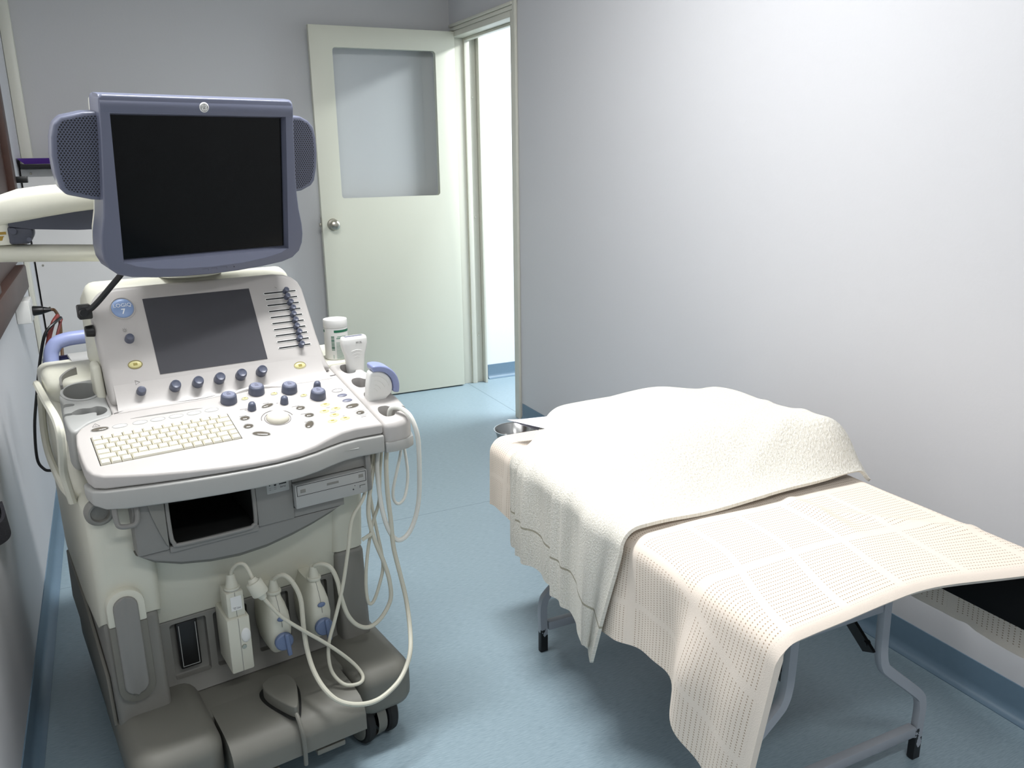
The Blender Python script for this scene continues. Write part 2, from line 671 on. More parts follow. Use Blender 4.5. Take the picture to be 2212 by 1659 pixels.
cove('baseboard_right', (XR, YF, 0), (XR, 3.815, 0), (-1, 0, 0), 'blue vinyl skirting under the right wall')
cove('baseboard_left', (XL, YF, 0), (XL, YB, 0), (1, 0, 0), 'blue vinyl skirting under the left wall')
cove('baseboard_back', (XL + 0.03, YB, 0), (XR - 0.002, YB, 0), (0, -1, 0), 'blue vinyl skirting under the back wall')
cove('baseboard_corridor', (2.075, YB - 0.012, 0), (3.6, YB - 0.012, 0), (0, -1, 0), 'blue vinyl skirting in the corridor')

# door lining and casing
fr = MB()
fr.box(XR - 0.012, 2.02, 3.855, 3.885, 0, 2.045, 0.003)
fr.box(XR - 0.012, 2.02, 4.64, 4.67, 0, 2.045, 0.003)
fr.box(XR - 0.012, 2.02, 3.8855, 4.6395, 2.015, 2.045, 0.003)
fr.box(1.945, 1.975, 4.622, 4.6395, 0, 2.0145, 0.003)
fr.box(1.945, 1.975, 3.886, 3.90, 0, 2.0145, 0.003)
fr.box(1.945, 1.975, 3.9005, 4.6215, 2.0, 2.0147, 0.003)
fr.box(2.0205, 2.036, 4.60, 4.675, 0, 2.08, 0.003)
struct(fr, 'trim_1', M_trim, 'cream painted door lining with stop')
ca = MB()
ca.box(XR - 0.016, XR - 0.0005, 3.825, 3.8545, 0, 2.5, 0.004)
ca.box(XR - 0.016, XR - 0.0005, 3.8550, 4.66, 2.046, 2.066, 0.004)
ca.box(XR - 0.022, XR - 0.0005, 3.8550, 4.66, 2.067, 2.083, 0.004)
struct(ca, 'trim_2', M_trim, 'cream painted casing strips around the doorway')
for k, z in enumerate((1.72, 1.0, 0.28)):
    pass
bt = MB()
for z in (1.70, 1.02, 0.30):
    bt.cyl(0.007, 0.006, 0.004, 16, M=TR(1.995, 4.6395, z) @ ROT(PI / 2, 'X'))
struct(bt, 'trim_3', M_trim, 'small round screw caps on the door lining')
# strike plate parts on the near jamb
struct(MB().box(1.9, 1.93, 3.8855, 3.8875, 0.98, 1.06).box(1.9, 1.925, 3.8855, 3.8895, 1.66, 1.70), 'trim_4', M_nickel, 'small metal strike plates on the near jamb')

# door leaf, opened flat along the back wall
DX0, DX1, DY0, DY1, DZ0, DZ1 = 1.066, 1.878, 4.602, 4.638, 0.008, 2.042
WX0, WX1, WZ0, WZ1 = 1.186, 1.762, 1.158, 1.936
leaf = MB()
leaf.box(DX0, DX1, DY0, DY1, DZ0, DZ1, 0.002)
hole = MB()
hole.prism(rrect(WX0, WX1, WZ0, WZ1, 0.018), -0.2, 0.2, M=TR(0, 4.62, 0) @ ROT(PI / 2, 'X'))
door = leaf.build('door_1', M_door, cut=[hole])
tag(door, 'cream door with a glazed upper panel standing open', 'door', kind='structure')
MB().box(WX0 + 0.001, WX1 - 0.001, 4.612, 4.616, WZ0 + 0.001, WZ1 - 0.001).build('glass_pane', M_glass, door)
kn = MB()
kp = [(0, 0.062), (0.014, 0.061), (0.024, 0.055), (0.028, 0.045), (0.026, 0.034), (0.017, 0.024), (0.012, 0.018), (0.013, 0.008), (0.030, 0.005), (0.033, 0.0), (0, 0.0)]
kn.lathe(kp, 32, TR(1.126, 4.602, 1.02) @ ROT(PI / 2, 'X'))
kn.build('door_knob', M_nickel, door)
MB().box(DX0 - 0.002, DX0 + 0.0, 4.608, 4.632, 0.98, 1.06).box(DX0 - 0.012, DX0 - 0.001, 4.612, 4.626, 1.01, 1.03, 0.002).build('latch', M_nickel, door)
# timber window surround and sill on the left wall, casing, corner trunking
win = MB()
win.box(XL + 0.0005, XL + 0.035, 3.66, 3.76, 1.0205, 2.3, 0.004)
win.box(XL + 0.0005, XL + 0.035, 2.6, 2.70, 1.0205, 2.3, 0.004)
win.box(XL + 0.0005, XL + 0.035, 2.6, 3.76, 2.3005, 2.4, 0.004)
win.box(XL + 0.0005, XL + 0.012, 2.7005, 3.6595, 1.0205, 2.2995)
wo = win.build('window_1', M_wood)
tag(wo, 'dark timber window surround on the left wall', 'window', kind='structure')
MB().box(XL + 0.0005, XL + 0.042, 2.3, 3.46, 0.935, 1.02, 0.006).build('window_sill', M_wood, wo)
struct(MB().box(XL + 0.0005, XL + 0.02, 3.765, 3.83, 1.03, 2.4, 0.004).box(XL + 0.0005, XL + 0.02, 3.90, 3.95, 0.095, 2.4, 0.006), 'trim_5', M_trim, 'pale casing strips beside the dark timber window')
struct(MB().box(XL + 0.0005, XL + 0.05, YB - 0.045, YB - 0.0005, 0.095, 2.5, 0.006), 'trim_6', M_trim, 'pale cable trunking up the room corner')

# ceiling batten carrying the room light
cl = thing('ceiling_light', 'white fluorescent batten on the ceiling above the ultrasound machine', 'ceiling light', (0.54, 1.95, 2.53))
MB().box(-0.62, 0.62, -0.05, 0.05, 0.04, 0.0895, 0.006).build('housing', M_white, cl)
MB().cyl(0.013, 0.013, 1.18, 20, M=TR(-0.59, 0, 0.024) @ ROT(PI / 2, 'Y')).build('tube', M_tube, cl)
cl2 = thing('ceiling_light', 'added white fluorescent batten behind the camera, for the fill on the right wall', 'ceiling light', (0.6, -0.3, 2.53))  # unseen batten added to go with the wall fill lamp
for _c in list(cl.children):
    _d = _c.copy()
    COL.objects.link(_d)
    _d.parent = cl2

# ================================================================== ultrasound machine (local frame)
MTH = math.radians(8.237)
MO = Vector((0.2, 1.75, 0.0))
MMAT = Matrix.Translation(MO) @ Matrix.Rotation(MTH, 4, 'Z')
us = thing('ultrasound_machine', 'wheeled cream and grey ultrasound machine with a dark monitor on an arm', 'ultrasound machine', MO, MTH)


def zdeck(x, y):
    return 0.789 + 0.284 * y


ND = Vector((0, -0.2732, 0.9620))


def FD(x, y, off=0.0, rz=0.0):
    """frame on the sloping keyboard deck"""
    X, Y = Vector((1, 0, 0)), Vector((0, 0.9620, 0.2732))
    o = Vector((x, y, zdeck(x, y))) + ND * off
    return Matrix(((X.x, Y.x, ND.x, o.x), (X.y, Y.y, ND.y, o.y), (X.z, Y.z, ND.z, o.z), (0, 0, 0, 1))) @ ROT(rz, 'Z')


NL = Vector((0, -0.852, 0.523))


def FL(x, s, off=0.0):
    """frame on the tilted touch panel"""
    X, Y = Vector((1, 0, 0)), Vector((0, 0.523, 0.852))
    o = Vector((x, 0.25 + 0.523 * s, 0.907 + 0.852 * s)) + NL * off
    return Matrix(((X.x, Y.x, NL.x, o.x), (X.y, Y.y, NL.y, o.y), (X.z, Y.z, NL.z, o.z), (0, 0, 0, 1)))


# --- base with fenders, pedals, castors
XY = ROT(0, 'X')
base = MB()
base.prism(rrect(-0.31, 0.315, -0.02, 0.76, 0.05), 0.075, 0.185, 0.012, 2)
base.prism(rrect(0.174, 0.322, -0.115, 0.28, 0.045), 0.085, 0.205, 0.035, 5)
base.prism(rrect(-0.315, -0.134, -0.145, 0.28, 0.05), 0.085, 0.215, 0.038, 5)
base.build('base', M_grey, us)
for x0, x1 in ((-0.129, 0.017), (0.022, 0.169)):
    p = MB()
    p.loft([[(x, y, z) for y, z in ((0.012, 0.185), (-0.10, 0.187), (-0.135, 0.182), (-0.155, 0.168), (-0.163, 0.148), (-0.163, 0.11), (-0.145, 0.098), (0.012, 0.098))] for x in (x0, x0 + 0.004, x1 - 0.004, x1)])
    p.box(x0 + 0.03, x1 - 0.05, -0.155, -0.05, 0.085, 0.0985, 0.003)
    p.build('pedal', M_grey, us)
tp = smooth_closed([(-0.034, 0.03), (-0.03, 0.07), (0.0, 0.088), (0.03, 0.07), (0.034, 0.03), (0.016, -0.035), (0.0, -0.066), (-0.016, -0.035)])
MB().prism(tp, 0, 0.032, 0.012, 4, M=TR(0.018, -0.075, 0.183) @ ROT(-0.05, 'X')).build('lock_pedal', M_grey, us)
MB().prism([(x * 1.22, y * 1.12) for x, y in tp], 0, 0.004, M=TR(0.018, -0.075, 0.186) @ ROT(-0.05, 'X')).build('pedal_gap_shade', M_dark, us)  # thin dark plate painted as the shade in the gap round the pedal
MB().tube([(0.018, -0.135, 0.2), (0.018, -0.152, 0.192), (0.019, -0.168, 0.165), (0.02, -0.17, 0.12), (0.02, -0.168, 0.088)], 0.005, 10).build('pedal_strap', M_grey, us)


def castor(x, y, rz):
    w = MB()
    M = TR(x, y, 0) @ ROT(rz, 'Z')
    for sx in (-0.032, 0.032):
        w.lathe([(0.0, -0.013), (0.053, -0.013), (0.059, -0.008), (0.060, 0.0), (0.059, 0.008), (0.053, 0.013), (0.0, 0.013)], 32, M @ TR(sx, 0, 0.0605) @ ROT(PI / 2, 'Y'))
    o = w.build('castor', M_rubber, us)
    c = MB()
    for sx in (-0.047, 0.047):
        c.lathe([(0.0, -0.004), (0.043, -0.004), (0.050, 0.0), (0.043, 0.004), (0.0, 0.006)], 32, M @ TR(sx, 0, 0.0625) @ ROT(math.copysign(PI / 2, sx), 'Y'))
    c.lathe([(0.055, -0.012), (0.055, 0.012)], 24, M @ TR(0, 0, 0.0625) @ ROT(PI / 2, 'Y'))
    c.cyl(0.012, 0.012, 0.05, 16, M=M @ TR(0, 0, 0.056))
    c.build('castor_hood', M_grey, o)


castor(0.226, -0.052, 0.15)
castor(-0.228, -0.03, -0.1)
castor(0.235, 0.66, 0.4)
castor(-0.235, 0.66, 0.2)

# --- lower grey body with the port wall
YZ = Matrix(((0, 0, 1, 0), (1, 0, 0, 0), (0, 1, 0, 0), (0, 0, 0, 1)))      # outline (ly, lz) pushed along lx
XZ = Matrix(((1, 0, 0, 0), (0, 0, 1, 0), (0, 1, 0, 0), (0, 0, 0, 1)))      # outline (lx, lz) pushed along ly
low = MB()
low.prism([(0.035, 0.19), (0.052, 0.44), (0.70, 0.44), (0.72, 0.19)], -0.308, -0.2, 0.012, 3, M=YZ)
low.prism([(0.06, 0.19), (0.075, 0.44), (0.70, 0.44), (0.72, 0.19)], 0.215, 0.29, 0.012, 3, M=YZ)
low.prism([(0.085, 0.186), (0.1, 0.215), (0.1, 0.3785), (0.70, 0.3785), (0.72, 0.186)], -0.2005, 0.2155, 0.004, 1, M=YZ)
cuts = []
for xa, xb in ((-0.176, -0.0965), (-0.081, -0.003), (0.018, 0.097), (0.122, 0.196)):
    c = MB()
    c.box(xa, xb, 0.05, 0.118, 0.226, 0.367, 0.006)
    cuts.append(c)
low.build('lower_body', M_midgrey, us, cut=cuts)
for i, (xa, xb) in enumerate(((-0.176, -0.0965), (-0.081, -0.003), (0.018, 0.097), (0.122, 0.196))):
    s = MB()
    s.box(xa + 0.014, xb - 0.020, 0.098, 0.1179, 0.249, 0.3665, 0.003)
    sl = s.build('port', M_black, us)
    f = MB()
    for xx in (xa + 0.018, xb - 0.0255):
        f.box(xx, xx + 0.0015, 0.0972, 0.0979, 0.255, 0.36)
    f.box(xa + 0.018, xb - 0.024, 0.0972, 0.0979, 0.2545, 0.256)
    f.build('port_frame', M_hold, sl)
ins = MB()
ins.prism(rrect(-0.289, -0.241, 0.275, 0.505, 0.024), 0.018, 0.07, 0.005, 3, M=XZ)
ins.build('grip_inlay', M_dgrey, us)
surround = rrect(-0.301, -0.227, 0.255, 0.518, 0.036, 8)
for nm, mm, keep in (('grip_surround', M_cream, lambda z: z > 0.4406), ('grip_recess', M_grey, lambda z: z < 0.4406)):
    pts = [p for p in surround if keep(p[1])]
    if nm == 'grip_surround':
        pts = pts + [(-0.301, 0.4406), (-0.227, 0.4406)]
    else:
        pts = [(-0.227, 0.4402), (-0.301, 0.4402)] + pts
    MB().prism(pts, 0.024, 0.07, 0.003, 2, M=XZ).build(nm, mm, us)
# dark side skirt
MB().prism([(0.06, 0.19), (0.08, 0.30), (0.35, 0.3585), (0.68, 0.3585), (0.745, 0.19)], -0.3165, -0.309, 0.002, 1, M=YZ).build('side_skirt', M_grey, us)

# --- cream upper body
up = MB()
sideprof = [(0.052, 0.4405), (0.03, 0.60), (0.03, 0.705), (0.18, 0.712), (0.34, 0.80), (0.42, 0.885), (0.50, 0.895), (0.72, 0.872), (0.76, 0.80), (0.745, 0.40), (0.70, 0.36), (0.35, 0.36), (0.12, 0.40)]
TOPSEL = lambda e: len(e.link_faces) == 2 and e.calc_face_angle(0) > 0.5 and (e.verts[0].co.y + e.verts[1].co.y) > 0.95
up.prism(sideprof, -0.312, -0.19, 0.022, 4, M=YZ, sel=TOPSEL)
up.prism([(0.076, 0.4405), (0.055, 0.60), (0.05, 0.705), (0.18, 0.712), (0.34, 0.80), (0.42, 0.885), (0.50, 0.89), (0.72, 0.872), (0.76, 0.80), (0.74, 0.441)], 0.207, 0.292, 0.022, 4, M=YZ, sel=TOPSEL)
up.prism([(0.096, 0.379), (0.062, 0.60), (0.06, 0.705), (0.34, 0.80), (0.42, 0.88), (0.50, 0.888), (0.72, 0.868), (0.75, 0.80), (0.74, 0.379)], -0.21, 0.22, 0.006, 2, M=YZ)
up.build('upper_body', M_cream, us, cut=[MB().box(-0.169, 0.013, -0.1, 0.22, 0.6045, 0.74)])
# small number over the second port
MB().text('4', 0.022, 0.0002, TR(-0.012, 0.0945, 0.395) @ ROT(PI / 2 - 0.15, 'X')).build('port_number', M_black, us)
# round side knob below the console, hook
k = MB()
k.lathe([(0.0, 0.0), (0.028, 0.0), (0.028, 0.012), (0.022, 0.02), (0.018, 0.02), (0.016, 0.012), (0.0, 0.012)], 28, TR(-0.285, 0.032, 0.70) @ ROT(PI / 2, 'X'))
k.build('swivel_knob', M_midgrey, us)
MB().tube([(-0.262, -0.012, 0.725), (-0.262, -0.02, 0.69), (-0.256, -0.024, 0.678), (-0.232, -0.024, 0.676), (-0.224, -0.02, 0.688), (-0.222, -0.008, 0.72)], 0.0052, 10).build('cable_hook', M_dgrey, us)

# --- drive bay
bay = MB()
bay.box(-0.232, -0.170, -0.012, 0.07, 0.598, 0.73, 0.004)
bay.box(0.014, 0.0955, -0.012, 0.07, 0.598, 0.73, 0.003)
bay.box(0.0955, 0.282, -0.012, 0.07, 0.682, 0.73, 0.002)
bay.box(0.0955, 0.215, -0.008, 0.07, 0.598, 0.6205, 0.002)
bay.box(0.268, 0.284, -0.02, 0.07, 0.620, 0.7295, 0.007)
bay.box(-0.1705, 0.0145, -0.012, 0.07, 0.590, 0.604, 0.002)
bay.build('drive_bay', M_dgrey, us)
MB().prism([(-0.206, 0.725), (-0.1715, 0.725), (-0.1715, 0.606), (-0.176, 0.612), (-0.186, 0.640), (-0.198, 0.682)], -0.0155, -0.0118, 0.0012, 2, M=XZ).build('bay_cheek', M_midgrey, us)
arc = [(-0.231, 0.597), (-0.2, 0.578), (-0.15, 0.560), (-0.09, 0.549), (-0.03, 0.545), (0.03, 0.549), (0.09, 0.561), (0.14, 0.574), (0.18, 0.588), (0.212, 0.597)]
MB().prism(arc, -0.006, 0.075, 0.004, 2, M=XZ).build('bay_skirt', M_dgrey, us)
arc2 = [(-0.236, 0.597), (-0.2, 0.570), (-0.15, 0.551), (-0.09, 0.539), (-0.03, 0.534), (0.03, 0.538), (0.09, 0.550), (0.14, 0.564), (0.185, 0.580), (0.218, 0.597)]
MB().prism(arc2, 0.004, 0.078, 0.004, 2, M=XZ).build('bay_rim', M_grey, us)
cv = MB()
cv.box(-0.1685, 0.0125, 0.212, 0.2185, 0.607, 0.705)
cv.box(-0.1685, -0.166, -0.006, 0.2115, 0.607, 0.705)
cv.box(0.0095, 0.0125, -0.006, 0.2115, 0.607, 0.705)
cv.box(-0.1659, 0.0094, -0.006, 0.2115, 0.6045, 0.6065)
cv.box(-0.1685, 0.0125, -0.006, 0.2185, 0.7055, 0.708)
cv.build('bay_cavity', M_dark, us)
lip = MB()
lip.tube([(-0.166, -0.008, 0.73), (-0.166, -0.012, 0.64), (-0.162, -0.014, 0.612), (-0.145, -0.015, 0.605), (-0.02, -0.015, 0.603), (0.002, -0.014, 0.607), (0.009, -0.012, 0.622), (0.010, -0.008, 0.73)], 0.0045, 8)
lip.build('bay_edge', M_dgrey, us)
dv = MB()
dv.box(0.0965, 0.2675, -0.026, 0.06, 0.6235, 0.6795, 0.0015)
dvd = dv.build('disc_drive', M_hold, us)
tr = MB()
for a in ((0.1, 0.2645, 0.6765, 0.6775), (0.1, 0.2645, 0.6525, 0.6533), (0.1, 0.101, 0.6525, 0.6775), (0.2635, 0.2645, 0.6525, 0.6775)):
    tr.box(a[0], a[1], -0.0266, -0.0258, a[2], a[3])
tr.box(0.248, 0.262, -0.0266, -0.0258, 0.6435, 0.6442)
tr.box(0.248, 0.2487, -0.0266, -0.0258, 0.638, 0.6442)
tr.build('tray_outline', M_dark, dvd)
mk = MB()
mk.cyl(0.0016, 0.0016, 0.001, 12, M=TR(0.232, -0.0258, 0.638) @ ROT(PI / 2, 'X'))
mk.cyl(0.0009, 0.0009, 0.001, 12, M=TR(0.236, -0.0258, 0.6465) @ ROT(PI / 2, 'X'))
mk.build('indicator_holes', M_black, dvd)
for x0, x1, z0, z1 in ((0.108, 0.12, 0.659, 0.667), (0.247, 0.258, 0.663, 0.671), (0.170, 0.198, 0.6625, 0.6680)):
    MB().box(x0, x1, -0.0264, -0.0259, z0, z1, 0.0002).build('drive_logo', M_midgrey, dvd)
pp = MB()
pp.box(0.038, 0.089, -0.0145, 0.0, 0.668, 0.715, 0.003)
usb = pp.build('socket_plate', M_hold, us)
mk = MB()
mk.cyl(0.0028, 0.0028, 0.001, 14, M=TR(0.057, -0.0140, 0.688) @ ROT(PI / 2, 'X'))
mk.cyl(0.0016, 0.0016, 0.001, 14, M=TR(0.045, -0.0140, 0.689) @ ROT(PI / 2, 'X'))
mk.box(0.066, 0.082, -0.0150, -0.0143, 0.6865, 0.692)
mk.build('sockets', M_black, usb)
mk = MB()
mk.box(0.0545, 0.0595, -0.0148, -0.0143, 0.6775, 0.6782).box(0.0545, 0.0595, -0.0148, -0.0143, 0.6815, 0.6822).box(0.0435, 0.0475, -0.0148, -0.0143, 0.6775, 0.6782).box(0.0435, 0.0475, -0.0148, -0.0143, 0.6815, 0.6822)
mk.text('Serial', 0.006, 0.0002, TR(0.074, -0.0147, 0.6805) @ ROT(PI / 2, 'X'))
mk.build('socket_marks', M_print, usb)

# --- console deck
front = [(-0.299, 0.11), (-0.299, 0.05), (-0.297, 0.022), (-0.290, 0.000), (-0.272, -0.014), (-0.24, -0.024), (-0.19, -0.038), (-0.124, -0.053), (-0.06, -0.064), (0.0, -0.071), (0.05, -0.073), (0.10, -0.068), (0.14, -0.057), (0.18, -0.040), (0.215, -0.028), (0.25, -0.024), (0.314, -0.029)]
out = front + [(0.312, 0.02), (0.308, 0.14), (0.303, 0.27), (0.298, 0.34), (-0.213, 0.34), (-0.213, 0.205), (-0.222, 0.196), (-0.24, 0.190), (-0.262, 0.182), (-0.282, 0.168), (-0.294, 0.148)]
dk = MB()
dk.prism(out, 0, 0, 0.020, 5, ztop=zdeck, zbot=lambda x, y: 0.7565 + max(0, y) * 0.22)
dk.bm.normal_update()
well = MB()
well.box(-0.1395, 0.1395, -0.054, 0.054, -0.0065, 0.02, M=FD(-0.1315, 0.0725))
deck = dk.build('console_deck', M_cons, us, cut=[well])


def inner(pts, d):
    return pts


lipo = [(-0.303, 0.05), (-0.303, 0.025), (-0.296, -0.004), (-0.276, -0.019), (-0.242, -0.029), (-0.19, -0.043), (-0.124, -0.058), (-0.06, -0.069), (0.0, -0.076), (0.05, -0.078), (0.10, -0.073), (0.14, -0.062), (0.18, -0.045), (0.215, -0.033), (0.25, -0.029), (0.314, -0.034)]
lp = MB()
lp.prism(lipo + [(0.314, 0.07), (-0.28, 0.07)], 0, 0, 0.005, 3, ztop=lambda x, y: 0.7555, zbot=lambda x, y: 0.713 + 0.014 * max(0, (-0.26 - x) / 0.04) ** 2)
lp.build('console_lip', M_lip, us)
MB().box(0.215, 0.25, -0.0335, -0.0285, 0.7365, 0.7372).build('lip_mark', M_hold, us)

# thin grooves on the deck
gr = MB()
gr.prism([(-0.184, 0.170), (-0.15, 0.1715), (-0.10, 0.1705), (-0.05, 0.1665), (-0.035, 0.1635), (-0.05, 0.1640), (-0.10, 0.1655), (-0.15, 0.168)], 0, 0.0006, M=Matrix.Identity(4), ztop=lambda x, y: zdeck(x, y) + 0.0005, zbot=lambda x, y: zdeck(x, y) - 0.001)
gr.build('deck_groove', M_dgrey, us)
gr = MB()
gr.tube([(x, y - 0.0005, zdeck(x, y) + 0.0008) for x, y in ((-0.211, 0.2), (-0.169, 0.208), (-0.11, 0.206), (-0.053, 0.203), (-0.01, 0.204), (0.041, 0.213), (0.075, 0.224), (0.11, 0.228), (0.158, 0.222), (0.21, 0.214), (0.285, 0.210), (0.302, 0.211))], 0.0009, 6)
gr.build('deck_seam', M_print, us)
rg = MB()
rg.tube([(x, y, zdeck(x, y) - 0.001) for x, y in ((0.035, 0.196), (0.06, 0.206), (0.095, 0.211), (0.13, 0.207), (0.17, 0.196))], lambda t: 0.0022 + 0.0055 * math.sin(PI * t), 10)
rg.build('deck_ridge', M_cons, us)

# keyboard: tray with 77 keys
kb = MB()
kb.box(-0.1394, 0.1394, -0.0539, 0.0539, -0.0064, -0.0050, M=FD(-0.1315, 0.0725))
kb = kb.build('keyboard', M_dark, us)
tag(kb, 'cream keyboard sunk in the console', None)
rows = [[1] * 14, [1.5] + [1] * 11 + [1.5], [1] * 14, [1.3] + [1] * 11 + [1.7], [1.75] + [1] * 10 + [1.25, 1], [1, 1, 1, 5, 1, 1, 1, 1, 1, 1]]
kshift = [0, 0, 0, 0, 0, 0]
UNIT, RH = 0.277 / 14, 0.0178
keymesh = {}
for ri, row in enumerate(rows):
    x = 0.0
    for w in row:
        if w not in keymesh:
            hw, hh = w * UNIT / 2 - 0.0008, RH / 2 - 0.0008
            q = MB()
            ring = lambda a, b, z: [(-a, -b, z), (a, -b, z), (a, b, z), (-a, b, z)]
            q.loft([ring(hw, hh, -0.005), ring(hw, hh, 0.0005), ring(hw - 0.0022, hh - 0.002, 0.0042)])
            q = q.build('key', M_key, kb, angle=0.4)
            keymesh[w] = q.data
        else:
            q = bpy.data.objects.new('key', keymesh[w])
            COL.objects.link(q)
            q.parent = kb
        q.matrix_local = FD(-0.1315, 0.0725) @ TR(-0.1385 + (x + w / 2) * UNIT, 0.0535 - (ri + 0.5) * RH, 0)
        x += w
# little printed signs on the keys
kl = MB()
for ri, row in enumerate(rows):
    x = 0.0
    for w in row:
        if w < 4:
            a = 0.0012 + 0.0012 * random.random()
            kl.box(-a, a, -0.0009, 0.0009, 0.0042, 0.0043, M=FD(-0.1315, 0.0725) @ TR(-0.1385 + (x + w / 2) * UNIT - 0.002, 0.0535 - (ri + 0.5) * RH + 0.002, 0))
        x += w
kl.build('key_print', mat('pale_print', rgb(176, 170, 158), 0.5), kb)

# trackball and its ring
tb = MB().ell(0.0255, 0.0255, 0.0165, M=FD(0.103, 0.070, 0.001)).build('trackball', M_key, us)
rg = MB()
for rr, a0, a1, th in ((0.0285, 0, 2 * PI, 0.0007), (0.0355, 0.1, PI - 0.1, 0.0008)):
    rg.tube([(rr * math.cos(a0 + (a1 - a0) * i / 32), rr * math.sin(a0 + (a1 - a0) * i / 32), 0.0003) for i in range(33)], th, 6, M=FD(0.103, 0.070), smooth=False)
rg.build('trackball_ring', M_print, tb)


def knob_big(x, y):
    q = MB()
    q.lathe([(0.0, 0.0), (0.0185, 0.0), (0.0185, 0.004), (0.0172, 0.0165), (0.0155, 0.0195), (0.012, 0.0205), (0.0, 0.0205)], 36, FD(x, y))
    q = q.build('mode_knob', M_knob, us, angle=0.9)
    c = MB()
    c.lathe([(0.0138, 0.0196), (0.013, 0.0212), (0.0112, 0.0212), (0.0105, 0.0207), (0.0, 0.0212)], 30, FD(x, y))
    c.build('knob_cap', M_ksheen, q)
    MB().box(-0.004, 0.004, -0.003, 0.003, 0.0212, 0.0215, M=FD(x, y)).box(-0.0025, 0.0025, 0.006, 0.007, 0.0209, 0.0214, M=FD(x, y)).build('knob_sign', M_slb, q)


for x, y in ((0.026, 0.172), (0.096, 0.190), (0.169, 0.173), (0.221, 0.126)):
    knob_big(x, y)
for x, y in ((0.063, 0.124), (0.139, 0.126), (0.235, 0.165)):
    q = MB()
    q.lathe([(0.0, 0.0), (0.0095, 0.0), (0.0095, 0.003), (0.0080, 0.0145), (0.0058, 0.0182), (0.0, 0.0192)], 28, FD(x, y))
    q.build('rotary_knob', M_knob, us, angle=0.9)


def button(name, x, y, rx, ry, m, rz=0.0, h=0.0016, F=FD, ring=None, sign=None):
    q = MB().ell(rx, ry, h, M=F(x, y) @ ROT(rz, 'Z'), us=28, vs=10)
    q = q.build(name, m, us)
    if ring:
        r = MB()
        r.tube([(a * (rx + 0.0012) / rx, b * (ry + 0.0012) / ry, 0.0002) for a, b in ellipse(rx, ry, 28)] + [(rx + 0.0012, 0, 0.0002)], 0.0006, 6, M=F(x, y) @ ROT(rz, 'Z'), smooth=False)
        r.build('button_ring', ring, q)
    if sign:
        MB().box(-rx * 0.32, rx * 0.32, -ry * 0.35, ry * 0.35, h * 0.8, h * 1.05, M=F(x, y) @ ROT(rz, 'Z')).build('button_sign', sign, q)
    return q


for x, y in ((0.063, 0.173), (0.132, 0.173), (0.193, 0.144)):
    button('small_button', x, y, 0.0072, 0.0046, M_yel, 0.2, 0.0022, ring=M_hold, sign=M_yeld)
for x, y, rx, ry, rz in ((0.1, 0.128, 0.0145, 0.006, 0.3), (0.166, 0.095, 0.0098, 0.0072, 0), (0.037, 0.094, 0.0104, 0.0078, 0.1), (0.034, 0.061, 0.0104, 0.0078, 0.1), (0.173, 0.060, 0.0102, 0.0076, 0), (0.159, 0.024, 0.0150, 0.0085, 0.9), (0.050, 0.024, 0.0185, 0.0078, -0.45), (-0.248, 0.150, 0.0165, 0.0070, 0.0)):
    button('dark_button', x, y, rx, ry, M_brown, rz, 0.003, ring=M_hold)
for x, y in ((0.211, 0.064), (0.240, 0.066), (0.226, 0.042), (0.212, 0.020), (0.243, 0.021), (0.224, 0.090)):
    button('yellow_button', x, y, 0.0118, 0.0068, M_yel, 0.05, 0.002, ring=M_yeld if y > 1 else None, sign=M_yeld)
button('white_button', 0.276, 0.140, 0.012, 0.0062, M_white, 0, 0.002, ring=M_print)
button('slate_button', 0.278, 0.116, 0.0125, 0.0072, M_slb, 0, 0.0025)
button('slate_button', 0.280, 0.091, 0.0125, 0.0072, M_slb, 0, 0.0025)
button('dark_button', 0.281, 0.065, 0.0165, 0.0078, M_brown, 0.15, 0.003, ring=M_hold)
button('dark_button', 0.286, 0.032, 0.0098, 0.0068, M_brown, 0.1, 0.003, ring=M_hold)
rg = MB()
rg.tube([(a, b, 0.0003) for a, b in ellipse(0.0175, 0.0125, 32)] + [(0.0175, 0, 0.0003)], 0.0009, 6, M=FD(0.286, 0.032), smooth=False)
rg.build('freeze_ring', M_white, us)
for x in (-0.209, -0.169, -0.133, -0.095, -0.057, -0.019):
    button('function_button', x, 0.150, 0.0138, 0.0062, M_white, 0, 0.0022, ring=M_hold)
pr = MB()
for x, y, w in ((0.046, 0.131, 0.016), (0.05, 0.126, 0.006), (0.1, 0.1385, 0.014), (0.124, 0.131, 0.005), (0.158, 0.105, 0.018), (0.165, 0.069, 0.018), (0.155, 0.036, 0.006), (0.036, 0.104, 0.016), (0.033, 0.071, 0.009), (0.286, 0.014, 0.012), (0.225, 0.076, 0.008), (0.228, 0.0535, 0.014), (0.244, 0.031, 0.004)):
    pr.box(-w / 2, w / 2, -0.0005, 0.0005, 0.0001, 0.0004, M=FD(x, y))
for a in (0, 2 * PI / 3, 4 * PI / 3):
    pr.box(-0.0075, 0.0075, -0.0004, 0.0004, 0.0001, 0.0004, M=FD(-0.2525, 0.1665) @ ROT(a, 'Z') @ TR(0, -0.0042, 0))
pr.box(-0.0004, 0.0004, -0.002, 0.003, 0.0001, 0.0004, M=FD(-0.2525, 0.1665))
pr.build('deck_print', M_print, us)

# --- touch panel housing
fo = [(-0.209, -0.055)] + [(-0.209, 0.12), (-0.2085, 0.165), (-0.204, 0.193), (-0.193, 0.211), (-0.175, 0.220), (-0.15, 0.223)] + [(0.0, 0.2235), (0.215, 0.2225), (0.243, 0.219), (0.263, 0.210), (0.276, 0.195), (0.282, 0.175), (0.283, 0.15), (0.286, 0.05), (0.291, -0.02), (0.300, -0.052)]
fa = MB()
fa.prism(fo, -0.055, 0.0, 0.013, 4, M=FL(0, 0))
